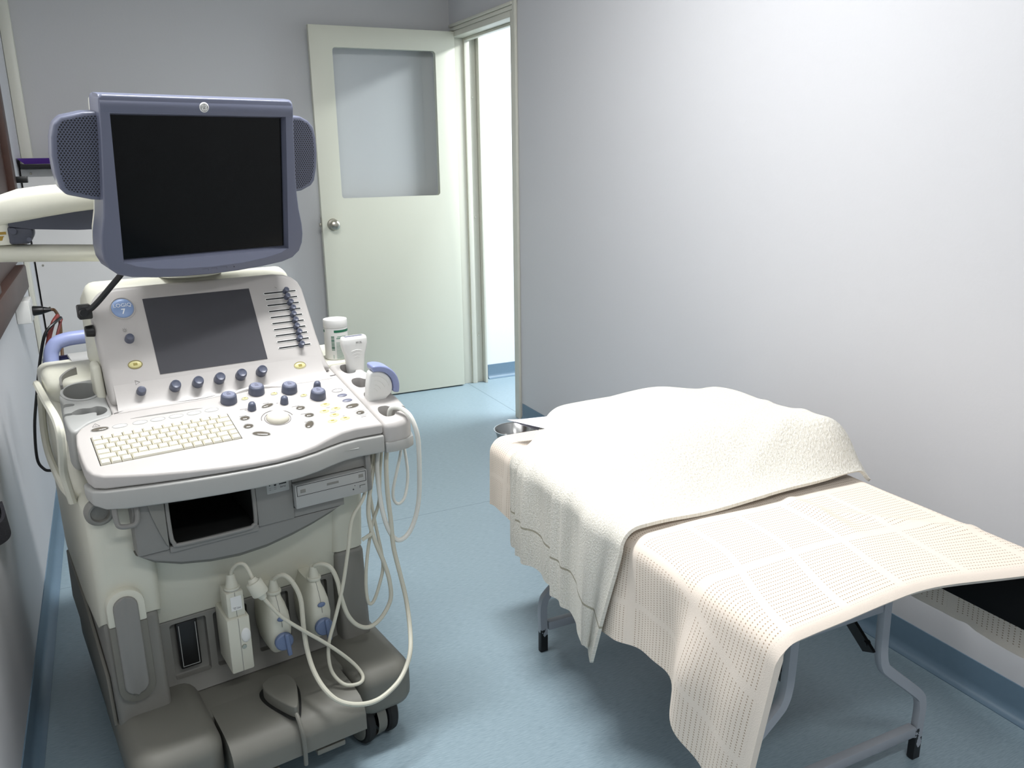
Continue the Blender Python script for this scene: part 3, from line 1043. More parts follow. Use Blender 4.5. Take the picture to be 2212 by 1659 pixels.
# concave skirt running out on to the deck
def skirt(u, v):
    e = v * v
    xl, xr = -0.1985 - 0.004 * e, 0.2765 + 0.014 * e
    x = xl + (xr - xl) * u
    bulge = 0.014 * math.exp(-((x - 0.10) / 0.07) ** 2)
    a = Vector((x, 0.25 - 0.523 * 0.012, 0.907 - 0.852 * 0.012)) + NL * 0.0003
    yd = 0.198 + bulge
    c = Vector((x, yd, zdeck(x, yd) + 0.0004))
    b = Vector((x, 0.2165, 0.8525))
    return a * (1 - v) ** 2 + b * 2 * v * (1 - v) + c * v * v


fa.grid(skirt, 40, 10)
fas = fa.build('touch_panel_housing', M_cons, us, cut=None)
bk = MB()
bk.prism([(0.30, 0.885), (0.37, 1.060), (0.395, 1.100), (0.43, 1.104), (0.54, 1.065), (0.56, 0.885)], -0.2085, 0.268, 0.024, 4, M=YZ)
bk.build('panel_back_cover', M_cream, us)
bk = MB()
bk.prism([(0.275, 0.86), (0.30, 0.932), (0.335, 0.942), (0.37, 0.86)], -0.229, -0.2095, 0.008, 3, M=YZ)
bk.build('panel_hinge_cover', M_cream, us)
# mount plate under the monitor
MB().lathe([(0.0, 0.0), (0.075, 0.0), (0.07, 0.008), (0.05, 0.014), (0.0, 0.014)], 36, TR(0.03, 0.43, 1.1035)).build('mount_plate', M_cream, us)
sc = MB().box(-0.0985, 0.1475, -0.001, 0.1855, 0.0003, 0.0012, M=FL(0, 0)).build('touch_screen', M_lcd, us)
# round blue badge with its lettering
bd = MB()
bd.lathe([(0.0, 0.0030), (0.016, 0.0026), (0.0215, 0.0014), (0.0235, 0.0)], 40, FL(-0.144, 0.168, 0.0004))
bd = bd.build('badge', M_badge, us)
rg = MB()
rg.lathe([(0.0245, 0.0), (0.0252, 0.0016), (0.0268, 0.0016), (0.0275, 0.0)], 40, FL(-0.144, 0.168, 0.0003))
rg.build('badge_rim', M_cons, bd)
MB().text('LOGIQ', 0.0125, 0.0003, FL(-0.144, 0.1735, 0.0036)).text('7', 0.0175, 0.0003, FL(-0.144, 0.1585, 0.0034), bold=0.0004).build('lettering', M_letter, bd)
for i, (x, s) in enumerate(((-0.075, -0.037), (-0.025, -0.036), (0.024, -0.035), (0.074, -0.034), (0.123, -0.033))):
    q = MB()
    q.lathe([(0.0, -0.004), (0.0120, -0.004), (0.0120, 0.010), (0.0108, 0.019), (0.0088, 0.0215), (0.006, 0.0200), (0.0, 0.0198)], 30, FL(x, s, 0.004))
    q.build('panel_knob', M_knob, us, angle=0.9)
for x, s in ((-0.145, 0.091), (-0.146, -0.035)):
    q = MB()
    q.lathe([(0.0, -0.004), (0.0102, -0.004), (0.0098, 0.010), (0.0075, 0.0165), (0.0, 0.0185)], 30, FL(x, s, 0.002))
    q.build('panel_knob', M_knob, us, angle=0.9)
FLn = lambda x, s: FL(x, s, 0.0006)
button('oval_button', -0.145, 0.030, 0.0135, 0.0085, M_yel, 0, 0.0028, FLn, ring=M_yeld, sign=M_yeld)
button('oval_button', 0.221, -0.031, 0.0135, 0.0085, M_yel, 0, 0.0028, FLn, ring=M_yeld, sign=M_yeld)
pr = MB()
for a in range(8):
    pr.box(0.0036, 0.0055, -0.0003, 0.0003, 0.0003, 0.0006, M=FL(-0.150, 0.1145) @ ROT(a * PI / 4, 'Z'))
pr.tube([(0.0025 * math.cos(2 * PI * i / 16), 0.0025 * math.sin(2 * PI * i / 16), 0.0005) for i in range(17)], 0.0003, 5, M=FL(-0.150, 0.1145), smooth=False)
for a in (PI / 6, PI / 6 + 2 * PI / 3, PI / 6 + 4 * PI / 3):
    pr.box(-0.0055, 0.0055, -0.0003, 0.0003, 0.0003, 0.0006, M=FL(-0.150, -0.012) @ ROT(a, 'Z') @ TR(0, -0.003, 0))
pr.box(-0.003, 0.003, -0.0003, 0.0003, 0.0003, 0.0006, M=FL(0.214, 0.181) @ ROT(-0.6, 'Z'))
pr.build('panel_print', M_print, us)
# ten gain sliders
skx = (0.235, 0.234, 0.238, 0.24, 0.237, 0.238, 0.237, 0.239, 0.236, 0.237)
for i in range(10):
    s = 0.1675 - i * 0.01628
    sl = MB()
    sl.prism(rrect(0.1795, 0.2635, s - 0.0033, s + 0.0033, 0.0032), 0.0001, 0.0011, 0.0005, 1, M=FL(0, 0))
    sl = sl.build('slider_slot', M_white, us)
    MB().prism(rrect(0.1812, 0.2618, s - 0.0018, s + 0.0018, 0.0017), 0.0009, 0.0013, M=FL(0, 0)).build('slider_groove', M_black, sl)
    q = MB()
    q.lathe([(0.0, 0.0), (0.0072, 0.0), (0.0072, 0.003), (0.0052, 0.0085), (0.0058, 0.0125), (0.0066, 0.0145), (0.005, 0.0160), (0.0016, 0.0150), (0.0, 0.0135)], 24, FL(skx[i], s, 0.001))
    q.build('slider_knob', M_knob, sl, angle=0.9)
# black knob and plug on the housing's side
MB().cyl(0.014, 0.012, 0.018, 24, 0.002, M=TR(-0.2095, 0.33, 1.008) @ ROT(-PI / 2, 'Y')).build('side_knob', M_black, us)
pl = MB().box(-0.238, -0.2095, 0.308, 0.338, 1.038, 1.069, 0.004).cyl(0.009, 0.008, 0.01, 16, M=TR(-0.228, 0.3052, 1.055) @ ROT(PI / 2, 'X')).build('monitor_plug', M_black, us)
MB().tube([(-0.138, 0.285, 1.150), (-0.146, 0.276, 1.135), (-0.166, 0.297, 1.108), (-0.191, 0.305, 1.080), (-0.209, 0.308, 1.063), (-0.224, 0.306, 1.055)], 0.0065, 10).build('monitor_cable', M_black, us)

# --- left cup and probe holder
ho = smooth_closed([(-0.213, 0.355), (-0.245, 0.366), (-0.281, 0.352), (-0.300, 0.315), (-0.298, 0.278), (-0.303, 0.250), (-0.305, 0.20), (-0.296, 0.16), (-0.262, 0.186), (-0.240, 0.194), (-0.215, 0.205), (-0.213, 0.27)], 4)
hd = MB()
hd.prism(ho, 0, 0, 0.006, 3, ztop=lambda x, y: zdeck(x, y) - 0.002, zbot=lambda x, y: 0.745)
c1 = MB().cyl(0.036, 0.038, 0.12, 36, M=FD(-0.255, 0.316, -0.075))
c2 = MB().prism([(x, y) for x, y in smooth_closed([(-0.287, 0.236), (-0.27, 0.246), (-0.25, 0.243), (-0.236, 0.246), (-0.222, 0.236), (-0.220, 0.222), (-0.230, 0.211), (-0.243, 0.209), (-0.2435, 0.222), (-0.27, 0.222), (-0.285, 0.226)], 4)], 0.77, 0.95)
c3 = MB().prism(smooth_closed([(-0.33, 0.276), (-0.29, 0.274), (-0.278, 0.270), (-0.279, 0.263), (-0.29, 0.262), (-0.33, 0.262)], 4), 0.76, 0.95)
c4 = MB().prism(rrect(-0.33, -0.284, 0.226, 0.235, 0.003), 0.76, 0.95)
hd.build('cup_holder', M_hold, us, cut=[c1, c2, c3, c4])
MB().lathe([(0.0365, -0.004), (0.0365, 0.0022), (0.0392, 0.0030), (0.042, 0.0018), (0.0425, -0.004)], 40, FD(-0.255, 0.316, -0.002)).build('cup_rim', M_hold, us)
MB().tube([(-0.290, 0.335, 0.8825), (-0.287, 0.372, 0.892), (-0.270, 0.398, 0.899), (-0.250, 0.412, 0.903)], 0.012, 4, sect=[(-0.2, -1), (0.2, -1), (0.2, 1), (-0.2, 1)]).build('marker_strip', M_dgrey, us)
# shoulder cover behind the cup
MB().prism(rrect(-0.316, -0.10, 0.36, 0.58, 0.05), 0.84, 0.896, 0.02, 4).build('shoulder_cover', M_cream, us)

# --- right probe holder and rear shelf
rh = MB()
ro = [(0.3155, -0.031), (0.345, -0.034), (0.372, -0.030), (0.392, -0.016), (0.402, 0.012), (0.404, 0.06), (0.400, 0.13), (0.392, 0.19), (0.375, 0.243), (0.355, 0.267), (0.305, 0.269), (0.310, 0.14), (0.3145, 0.02)]
rh.prism(ro, 0, 0, 0.012, 4, ztop=lambda x, y: zdeck(x, y) - 0.001, zbot=lambda x, y: 0.7275 + 0.15 * max(0, y))
cuts = []
for y, xc in ((0.232, 0.348), (0.160, 0.347), (0.092, 0.348), (0.020, 0.350)):
    c = MB()
    c.prism(smooth_closed([(xc - 0.022, y), (xc - 0.014, y + 0.021), (xc + 0.006, y + 0.022), (xc + 0.022, y + 0.010), (0.43, y + 0.008), (0.43, y - 0.008), (xc + 0.02, y - 0.010), (xc + 0.006, y - 0.022), (xc - 0.014, y - 0.021)], 4), 0.6, 1.0)
    cuts.append(c)
rh.build('probe_holder', M_hold if False else M_cons, us, cut=cuts)
rl = MB()
rl.prism([(0.3165, -0.033), (0.345, -0.037), (0.374, -0.033), (0.395, -0.019), (0.4055, 0.010), (0.4055, 0.03), (0.3165, 0.03)], 0.709, 0.735, 0.004, 2)
rl.build('holder_lip', M_lip, us)
sh = MB()
sh.prism(rrect(0.287, 0.402, 0.271, 0.50, 0.02), 0.80, 0.866, 0.01, 3)
sh.build('rear_shelf', M_cream, us)
# bracket carrying the holder
MB().box(0.293, 0.36, 0.06, 0.24, 0.70, 0.73, 0.006).box(0.2925, 0.36, 0.276, 0.45, 0.74, 0.7995, 0.006).build('holder_bracket', M_grey, us)

# --- side loop handle and rear push handle
sl = MB()
sq = [(-1, -0.55), (1, -0.55), (1, 0.55), (-1, 0.55)]
sl.tube([(-0.315, 0.60, 0.815), (-0.326, 0.545, 0.857), (-0.328, 0.30, 0.872), (-0.328, 0.095, 0.884), (-0.328, 0.045, 0.866), (-0.328, 0.075, 0.82), (-0.328, 0.125, 0.76), (-0.320, 0.135, 0.69)], 0.0085, 8)
sl.tube([(-0.318, 0.60, 0.815), (-0.324, 0.61, 0.72), (-0.324, 0.56, 0.665), (-0.324, 0.276, 0.68), (-0.318, 0.137, 0.70)], 0.0085, 8)
sl.build('side_handle', M_cream, us)
rhd = MB()
rhd.tube([(-0.272, 0.73, 0.80), (-0.272, 0.75, 0.87), (-0.262, 0.755, 0.90), (-0.238, 0.757, 0.915), (-0.165, 0.757, 0.919), (0.165, 0.757, 0.919), (0.238, 0.757, 0.915), (0.262, 0.755, 0.90), (0.272, 0.75, 0.87), (0.272, 0.73, 0.80)], 0.0185, 14)
rhd.build('push_handle', M_blue, us)
MB().box(-0.29, 0.28, 0.765, 0.80, 0.75, 0.868, 0.006).build('rear_tray', M_navyb, us)
MB().box(-0.235, 0.235, 0.60, 0.74, 0.873, 0.882, 0.003).build('rear_panel', M_lip, us)

# --- monitor on its arm
Dv = Vector((0.96088, 0.276965, 0)).normalized()
Uv = Vector((0.03762, -0.13053, 0.99073)).normalized()
Nv = Dv.cross(Uv)
MW = Matrix(((Dv.x, Uv.x, Nv.x, 0.02519), (Dv.y, Uv.y, Nv.y, 1.97307), (Dv.z, Uv.z, Nv.z, 1.16932), (0, 0, 0, 1)))
ML = MMAT.inverted() @ MW
bo = [(-0.024, 0.330), (-0.026, 0.25), (-0.031, 0.165), (-0.033, 0.128), (-0.036, 0.095), (-0.044, 0.055), (-0.046, 0.028), (-0.043, 0.003), (-0.034, -0.016), (-0.018, -0.030), (0.01, -0.0385), (0.06, -0.0445), (0.118, -0.048), (0.19, -0.0495), (0.25, -0.048), (0.31, -0.0435), (0.362, -0.0375), (0.39, -0.029), (0.408, -0.014), (0.4165, 0.006), (0.4185, 0.028), (0.4165, 0.052), (0.409, 0.088), (0.4045, 0.125), (0.402, 0.165), (0.3995, 0.25), (0.3985, 0.322), (0.394, 0.332), (0.387, 0.336), (-0.018, 0.336)]
mb = MB()
mb.prism(bo, -0.05, 0.012, 0.012, 5)
cc = MB()
cc.loft([[(-0.002, -0.003, -0.006), (0.376, -0.003, -0.006), (0.376, 0.298, -0.006), (-0.002, 0.298, -0.006)], [(-0.006, -0.007, 0.02), (0.380, -0.007, 0.02), (0.380, 0.302, 0.02), (-0.006, 0.302, 0.02)]])
mon = mb.build('monitor', M_navy, us, cut=[cc])
mon.matrix_local = ML
cr = MB()
cr.prism([(0.3035, 0.0122), (0.312, 0.0134), (0.319, 0.0134), (0.326, 0.0118), (0.3315, 0.0085), (0.3355, 0.003), (0.3372, -0.004), (0.3372, -0.03), (0.30, -0.03), (0.30, 0.011)], -0.0225, 0.3965, 0.004, 3, M=YZ, sel=lambda e: e.verts[0].co.z == e.verts[1].co.z and min(e.verts[0].co.x, e.verts[1].co.x) > 0.302)
cr.build('bezel_crown', M_navy, mon)
MB().box(0.0, 0.374, -0.001, 0.296, -0.0055, -0.0035).build('screen', M_screen, mon)
ch = MB()
cpts = [(0.0, -0.006), (0.02, -0.0155), (0.06, -0.0245), (0.12, -0.0305), (0.19, -0.0325), (0.26, -0.0305), (0.32, -0.0235), (0.36, -0.0145), (0.375, -0.006)]
ch.loft([[(x, y, 0.0122) for x, y in cpts], [(0.187 + (x - 0.187) * 0.985, y * 0.96 + 0.0002, 0.0135) for x, y in cpts]])
ch.build('chin_panel', M_blue if False else mat('pale_slate_plastic', rgb(116, 121, 142), 0.33), mon)
bs = MB()
bs.prism([(0.187 + (x - 0.187) * 0.96, 0.15 + (y - 0.15) * 0.96) for x, y in bo], -0.085, -0.0505, 0.018, 4)
bs.prism(rrect(0.06, 0.31, 0.03, 0.27, 0.04), -0.115, -0.0855, 0.015, 3)
bs.build('monitor_back', M_cream, mon)
lg = MB()
lg.lathe([(0.0, 0.0016), (0.0085, 0.0016), (0.0100, 0.0008), (0.0105, 0.0)], 36, TR(0.188, 0.3165, 0.0130))
lgo = lg.build('logo_disc', M_white, mon)
lg = MB()
# script monogram in a ring with four swirls
lg.tube([(0.0080 * math.cos(2 * PI * i / 32), 0.0080 * math.sin(2 * PI * i / 32), 0.0) for i in range(33)], 0.0004, 6, M=TR(0.188, 0.3165, 0.0147), smooth=False)
for a in range(4):
    lg.tube([(0.0062, 0.0030, 0), (0.0070, 0.0008, 0), (0.0060, -0.0012, 0), (0.0050, -0.0002, 0)], 0.0003, 6, M=TR(0.188, 0.3165, 0.0147) @ ROT(a * PI / 2, 'Z'))
lg.tube([(-0.0005, 0.0022, 0), (-0.0022, 0.0032, 0), (-0.0034, 0.0012, 0), (-0.0030, -0.0012, 0), (-0.0014, -0.0016, 0), (-0.0004, 0.0004, 0), (-0.0008, -0.0030, 0), (-0.0026, -0.0038, 0)], 0.0004, 6, M=TR(0.188, 0.3165, 0.0147))
lg.tube([(0.0030, 0.0026, 0), (0.0014, 0.0034, 0), (0.0006, 0.0020, 0), (0.0022, 0.0006, 0), (0.0004, -0.0006, 0), (0.0008, -0.0026, 0), (0.0026, -0.0030, 0), (0.0036, -0.0018, 0)], 0.0004, 6, M=TR(0.188, 0.3165, 0.0147))
lg.build('monogram', M_print, lgo)
mk = MB()
for x0, x1, y in ((0.164, 0.178, -0.0385), (0.184, 0.198, -0.0385), (0.206, 0.222, -0.038)):
    mk.box(x0, x1, y + 0.0028, y + 0.0034, 0.0119, 0.0123).box(x1 - 0.0006, x1, y - 0.001, y + 0.003, 0.0119, 0.0123)
mk.build('monitor_keys', M_navyd, mon)
MB().cyl(0.0012, 0.0012, 0.0006, 12, M=TR(0.239, -0.037, 0.0119)).build('indicator', M_black, mon)


def speaker(pts, gpts, tilt, pivot):
    M = TR(pivot, 0, 0) @ ROT(tilt, 'Y') @ TR(-pivot, 0, 0)
    s = MB()
    s.prism(pts, -0.052, -0.008, 0.005, 3, M=M)
    s = s.build('speaker', M_navy, mon)
    MB().prism(gpts, -0.0085, -0.0068, M=M).build('speaker_grille', M_grille, s)


def ear(x0, x1, xo, inset):
    """outline of a side speaker: x0 inner edge, bulging to xo"""
    k = inset
    d = 1 if xo > x0 else -1
    P = [(x0, 0.302 - k), (x0 + d * (abs(x1 - x0)), 0.300 - k), (xo - d * 0.024, 0.290 - k), (xo - d * (0.010 + k * 0.6), 0.276 - k), (xo - d * (0.003 + k), 0.250), (xo - d * k, 0.215), (xo - d * (0.002 + k), 0.18), (xo - d * (0.008 + k), 0.150 + k * 0.5), (xo - d * (0.018 + k * 0.6), 0.138 + k), (x0 + d * abs(x1 - x0), 0.127 + k), (x0, 0.124 + k)]
    return P


speaker(ear(-0.012, -0.05, -0.114, 0), ear(-0.022, -0.05, -0.112, 0.008), -0.10, -0.03)
speaker(ear(0.386, 0.43, 0.476, 0), ear(0.395, 0.43, 0.474, 0.008), 0.10, 0.40)

# articulated arm (machine frame)
LW = MMAT.inverted()


def W(x, y, z):
    return LW @ Vector((x, y, z))


arm = MB()
secs = []
for x, zt, zb, hy in ((-0.238, 1.270, 1.245, 0.02), (-0.230, 1.290, 1.235, 0.034), (-0.212, 1.302, 1.236, 0.042), (-0.17, 1.316, 1.242, 0.045), (-0.12, 1.322, 1.250, 0.045), (-0.06, 1.325, 1.258, 0.043), (0.0, 1.325, 1.264, 0.042), (0.08, 1.32, 1.27, 0.04), (0.13, 1.312, 1.276, 0.034)):
    cy, cz, hz = 2.20, (zt + zb) / 2, (zt - zb) / 2
    secs.append([W(x, cy + hy * math.copysign(abs(math.cos(a)) ** 0.6, math.cos(a)), cz + hz * math.copysign(abs(math.sin(a)) ** 0.6, math.sin(a))) for a in [2 * PI * i / 24 for i in range(24)]])
arm.loft(secs)
arm.build('upper_arm', M_cream, us)
un = MB()
un.loft([[W(x, y, z) for y, z in ((2.168, zb), (2.232, zb), (2.232, zt), (2.168, zt))] for x, zb, zt in ((-0.196, 1.236, 1.262), (-0.15, 1.228, 1.262), (-0.06, 1.222, 1.266), (0.10, 1.222, 1.272))])
un.build('arm_underside', M_navyd, us)
pv = MB()
pv.lathe([(0.0, 0.0), (0.030, 0.0), (0.032, 0.01), (0.030, 0.055), (0.02, 0.06), (0.0, 0.06)], 28, TR(*W(-0.213, 2.20, 1.196)))
pv.build('arm_pivot', M_cream, us)
pv = MB()
pv.prism([(-0.200, 1.196), (-0.160, 1.196), (-0.148, 1.216), (-0.150, 1.232), (-0.200, 1.236)], -0.026, 0.026, 0.006, 3, M=LW @ TR(0, 2.195, 0) @ XZ)
pv.cyl(0.007, 0.007, 0.006, 16, M=LW @ TR(-0.188, 2.170, 1.226) @ ROT(PI / 2, 'X'))
pv.cyl(0.005, 0.005, 0.006, 16, M=LW @ TR(-0.160, 2.170, 1.206) @ ROT(PI / 2, 'X'))
pv.build('arm_knuckle', M_navyd, us)
MB().box(-0.011, 0.011, -0.0005, 0.0005, -0.003, 0.003, M=TR(*W(-0.2135, 2.1685, 1.222))).box(-0.006, 0.006, -0.0005, 0.0005, -0.016, -0.006, M=TR(*W(-0.2135, 2.1685, 1.222))).build('arm_label', mat('amber_print', rgb(150, 120, 40), 0.5), us)
la = MB()
la.tube([W(-0.240, 2.20, 1.176), W(-0.21, 2.20, 1.175), W(-0.12, 2.20, 1.170), W(0.0, 2.20, 1.163), W(0.12, 2.22, 1.156), W(0.19, 2.24, 1.150)], 0.020, 16)
la.ell(0.022, 0.022, 0.020, M=TR(*W(-0.240, 2.20, 1.176)))
la.build('lower_arm', M_cream, us)
MB().cyl(0.03, 0.028, 0.075, 28, 0.004, M=TR(*W(0.19, 2.24, 1.105))).build('arm_post', M_cream, us)
# carrier between arm and monitor back
MB().tube([W(0.11, 2.20, 1.296), W(0.16, 2.17, 1.30), W(0.19, 2.138, 1.31)], 0.024, 12).build('monitor_bracket', M_navyd, us)
MB().tube([W(0.19, 2.24, 1.135), W(0.19, 2.2, 1.145), W(0.19, 2.15, 1.17)], 0.02, 12).build('monitor_support', M_cream, us)

# ================================================================== probes, connectors, cables
def machine_thing(name, label, cat, base, group=None):
    o = thing(name, label, cat, MMAT @ Vector(base), MTH, group)
    return o, Vector(base)


def rring(hx, hy, z, cx=0, cy=0, n=28, p=0.55):
    return [(cx + hx * math.copysign(abs(math.cos(a)) ** p, math.cos(a)), cy + hy * math.copysign(abs(math.sin(a)) ** p, math.sin(a)), z) for a in [2 * PI * i / n for i in range(n)]]


# linear probe
pt, pb = machine_thing('ultrasound_probe', 'white flat-headed ultrasound probe upright in the rearmost slot of the holder', 'ultrasound probe', (0.367, 0.235, 0.84), 'ultrasound probes of the machine')
q = MB()
q.loft([rring(a, b, z, 0.366, 0.235) for a, b, z in ((0.016, 0.012, 0.80), (0.021, 0.0155, 0.845), (0.023, 0.0155, 0.868), (0.0255, 0.0155, 0.886), (0.031, 0.0155, 0.902), (0.0345, 0.0155, 0.916), (0.0345, 0.0155, 0.928), (0.0325, 0.014, 0.934), (0.031, 0.012, 0.936))])
for z, w in ((0.902, 0.014), (0.894, 0.011), (0.886, 0.008)):
    q.tube([(0.366 - w, 0.2200, z - 0.002), (0.366, 0.2190, z + 0.001), (0.366 + w, 0.2200, z - 0.002)], 0.0006, 6)
q.build('probe_body', M_white, pt, off=pb)
MB().box(0.342, 0.390, 0.229, 0.241, 0.9355, 0.9368, 0.0005).build('probe_lens', M_slb, pt, off=pb)
MB().text('M12L', 0.0075, 0.0002, TR(0.374, 0.2192, 0.921) @ ROT(PI / 2, 'X')).build('lettering', M_print, pt, off=pb)
# its squared connector, ferrite and cable
q = MB()
q.box(-0.074, -0.024, 0.0, 0.0995, 0.256, 0.391, 0.004)
q.box(-0.068, -0.030, 0.006, 0.06, 0.3905, 0.452, 0.003)
q.cyl(0.014, 0.008, 0.03, 24, M=TR(-0.049, 0.024, 0.4595))
q.lathe([(0.0, 0.451), (0.0165, 0.451), (0.0175, 0.455), (0.0165, 0.4595), (0.0, 0.4595)], 24, TR(-0.049, 0.024, 0))
cn = q.build('connector', M_conn, pt, off=pb)
MB().lathe([(0.0172, 0.4535), (0.0178, 0.4545), (0.0172, 0.4555)], 24, TR(-0.049, 0.024, 0)).box(-0.0495, -0.0485, -0.0006, 0.0, 0.257, 0.39).box(-0.0495, -0.0485, 0.0052, 0.006, 0.392, 0.452).build('connector_seam', M_dgrey, cn, off=pb)
MB().ell(0.011, 0.004, 0.018, M=TR(-0.036, -0.0005, 0.345)).build('latch_dome', M_white, cn, off=pb)
MB().cyl(0.0055, 0.005, 0.003, 16, M=TR(-0.042, 0.0005, 0.318) @ ROT(PI / 2, 'X')).build('lock_screw', M_nickel, cn, off=pb)
MB().box(-0.060, -0.036, 0.0048, 0.0055, 0.408, 0.442).build('connector_label', M_white, cn, off=pb)
MB().text('M12L', 0.0075, 0.0001, TR(-0.048, 0.0046, 0.414) @ ROT(PI, 'Y') @ ROT(PI / 2, 'X') @ ROT(0, 'Z') if False else TR(-0.048, 0.0046, 0.414) @ ROT(PI / 2, 'X') @ ROT(PI, 'Z')).build('connector_text', M_print, cn, off=pb)
C1a = [(-0.049, 0.024, 0.478), (-0.047, 0.016, 0.500), (-0.036, 0.002, 0.519), (-0.024, -0.01, 0.518), (-0.017, -0.02, 0.498), (-0.011, -0.028, 0.476)]
C1b = [(-0.002, -0.033, 0.450), (0.004, -0.035, 0.436), (0.034, -0.05, 0.389), (0.075, -0.06, 0.346), (0.131, -0.065, 0.289), (0.179, -0.07, 0.231), (0.196, -0.09, 0.200), (0.181, -0.11, 0.1955), (0.150, -0.10, 0.197), (0.133, -0.075, 0.215), (0.129, -0.06, 0.245), (0.136, -0.05, 0.288), (0.157, -0.045, 0.339), (0.185, -0.035, 0.409), (0.208, -0.025, 0.488), (0.228, -0.015, 0.561), (0.262, -0.01, 0.605), (0.296, 0.02, 0.66), (0.325, 0.06, 0.695), (0.365, 0.12, 0.745), (0.366, 0.20, 0.775), (0.366, 0.235, 0.802)]
MB().tube(C1a, 0.0042, 10).tube(C1b, 0.0042, 10).build('probe_cable', M_cable, pt, off=pb)
f0, f1 = Vector((-0.016, -0.0235, 0.487)), Vector((0.000, -0.034, 0.445))
fz = (f1 - f0).normalized()
FM = fz.to_track_quat('Z', 'Y').to_matrix().to_4x4()
FM.translation = f0
MB().cyl(0.0175, 0.0185, 0.034, 28, 0.003, M=FM @ TR(0, 0, 0.006)).cyl(0.008, 0.012, 0.008, 20, M=FM @ TR(0, 0, -0.002)).cyl(0.012, 0.007, 0.012, 20, M=FM @ TR(0, 0, 0.040)).build('ferrite', M_conn, pt, off=pb)

# curved probe
pt, pb = machine_thing('ultrasound_probe', 'curved ultrasound probe with a pale blue rounded face leaning out of the holder', 'ultrasound probe', (0.35, 0.09, 0.81), 'ultrasound probes of the machine')
cx, cz = 0.343, 0.836
sector = [(cx + 0.0475 * math.cos(a), cz + 0.0475 * math.sin(a)) for a in [math.radians(-16 + 118 * i / 20) for i in range(21)]]
body = sector + [(0.330, 0.872), (0.327, 0.845), (0.325, 0.81), (0.331, 0.775), (0.347, 0.77), (0.360, 0.788), (0.372, 0.808)]
TL = TR(0.348, 0.085, 0.80) @ ROT(0.12, 'X') @ TR(-0.348, -0.085, -0.80)
q = MB()
q.prism(body, 0.073, 0.098, 0.007, 4, M=TL @ XZ)
for rr, a0, a1 in ((0.0425, 15, 95), (0.031, 20, 85), (0.020, 20, 80), (0.010, 10, 80)):
    q.tube([(cx - 0.004 + rr * math.cos(math.radians(a0 + (a1 - a0) * i / 10)), 0.0727, cz - 0.006 + rr * math.sin(math.radians(a0 + (a1 - a0) * i / 10))) for i in range(11)], 0.0007, 6, M=TL)
q.build('probe_body', M_white, pt, off=pb)
cap = [(cx + 0.0635 * math.cos(a), cz + 0.0635 * math.sin(a)) for a in [math.radians(-14 + 112 * i / 20) for i in range(21)]] + [(cx + 0.0480 * math.cos(a), cz + 0.0480 * math.sin(a)) for a in [math.radians(98 - 112 * i / 20) for i in range(21)]]
MB().prism(cap, 0.067, 0.104, 0.005, 4, M=TL @ XZ).build('probe_cap', M_blue, pt, off=pb)


def leaf_connector(x, z0, dz, pt, pb):
    q = MB()
    prof = [(0.018, 0.0), (0.024, 0.012), (0.0275, 0.04), (0.0285, 0.07), (0.026, 0.10), (0.021, 0.122), (0.016, 0.135), (0.0155, 0.147)]
    q.loft([rring(a, 0.045 + 0.03 * math.sin(PI * min(1, z / 0.147)), z0 + z, x, 0.055, 24, 0.5) for a, z in prof])
    q.cyl(0.0165, 0.0165, 0.008, 24, 0.002, M=TR(x, 0.02, z0 + 0.1475))
    q.cyl(0.0125, 0.0075, 0.026, 24, M=TR(x, 0.02, z0 + 0.1555))
    cn = q.build('connector', M_conn, pt, off=pb)
    yf = 0.055 - 0.045 - 0.03
    MB().tube([(x, 0.055 - (0.045 + 0.03 * math.sin(PI * z / 0.147)) - 0.0001, z0 + z) for z in (0.078, 0.09, 0.1, 0.11, 0.12, 0.13, 0.14, 0.1465)], 0.0006, 6).build('connector_seam', M_dgrey, cn, off=pb)
    MB().ell(0.0095, 0.004, 0.006, M=TR(x, yf + 0.0025, z0 + 0.098)).build('connector_button', M_dial, cn, off=pb)
    d = MB()
    d.lathe([(0.0, 0.008), (0.018, 0.007), (0.021, 0.004), (0.021, -0.004), (0.0, -0.004)], 30, TR(x, yf - 0.002, z0 + 0.043) @ ROT(PI / 2, 'X'))
    d.box(-0.005, 0.005, -0.016, -0.006, -0.034, 0.022, 0.003, 3, M=TR(x + 0.006, yf, z0 + 0.043) @ ROT(-0.08, 'Y'))
    d.build('lock_dial', M_dial, cn, off=pb)


leaf_connector(0.137, 0.272, 0, pt, pb)
C3 = [(0.137, 0.02, 0.448), (0.142, 0.012, 0.458), (0.154, 0.0, 0.462), (0.169, -0.012, 0.452), (0.178, -0.024, 0.420), (0.18, -0.035, 0.381), (0.191, -0.04, 0.334), (0.214, -0.04, 0.299), (0.243, -0.04, 0.285), (0.275, -0.04, 0.299), (0.304, -0.035, 0.336), (0.306, -0.03, 0.385), (0.298, -0.022, 0.432), (0.284, -0.015, 0.482), (0.274, -0.01, 0.534), (0.276, -0.003, 0.578), (0.300, 0.02, 0.64), (0.325, 0.05, 0.69), (0.345, 0.085, 0.74), (0.348, 0.088, 0.775)]
MB().tube(C3, 0.0052, 10).build('probe_cable', M_cable, pt, off=pb)

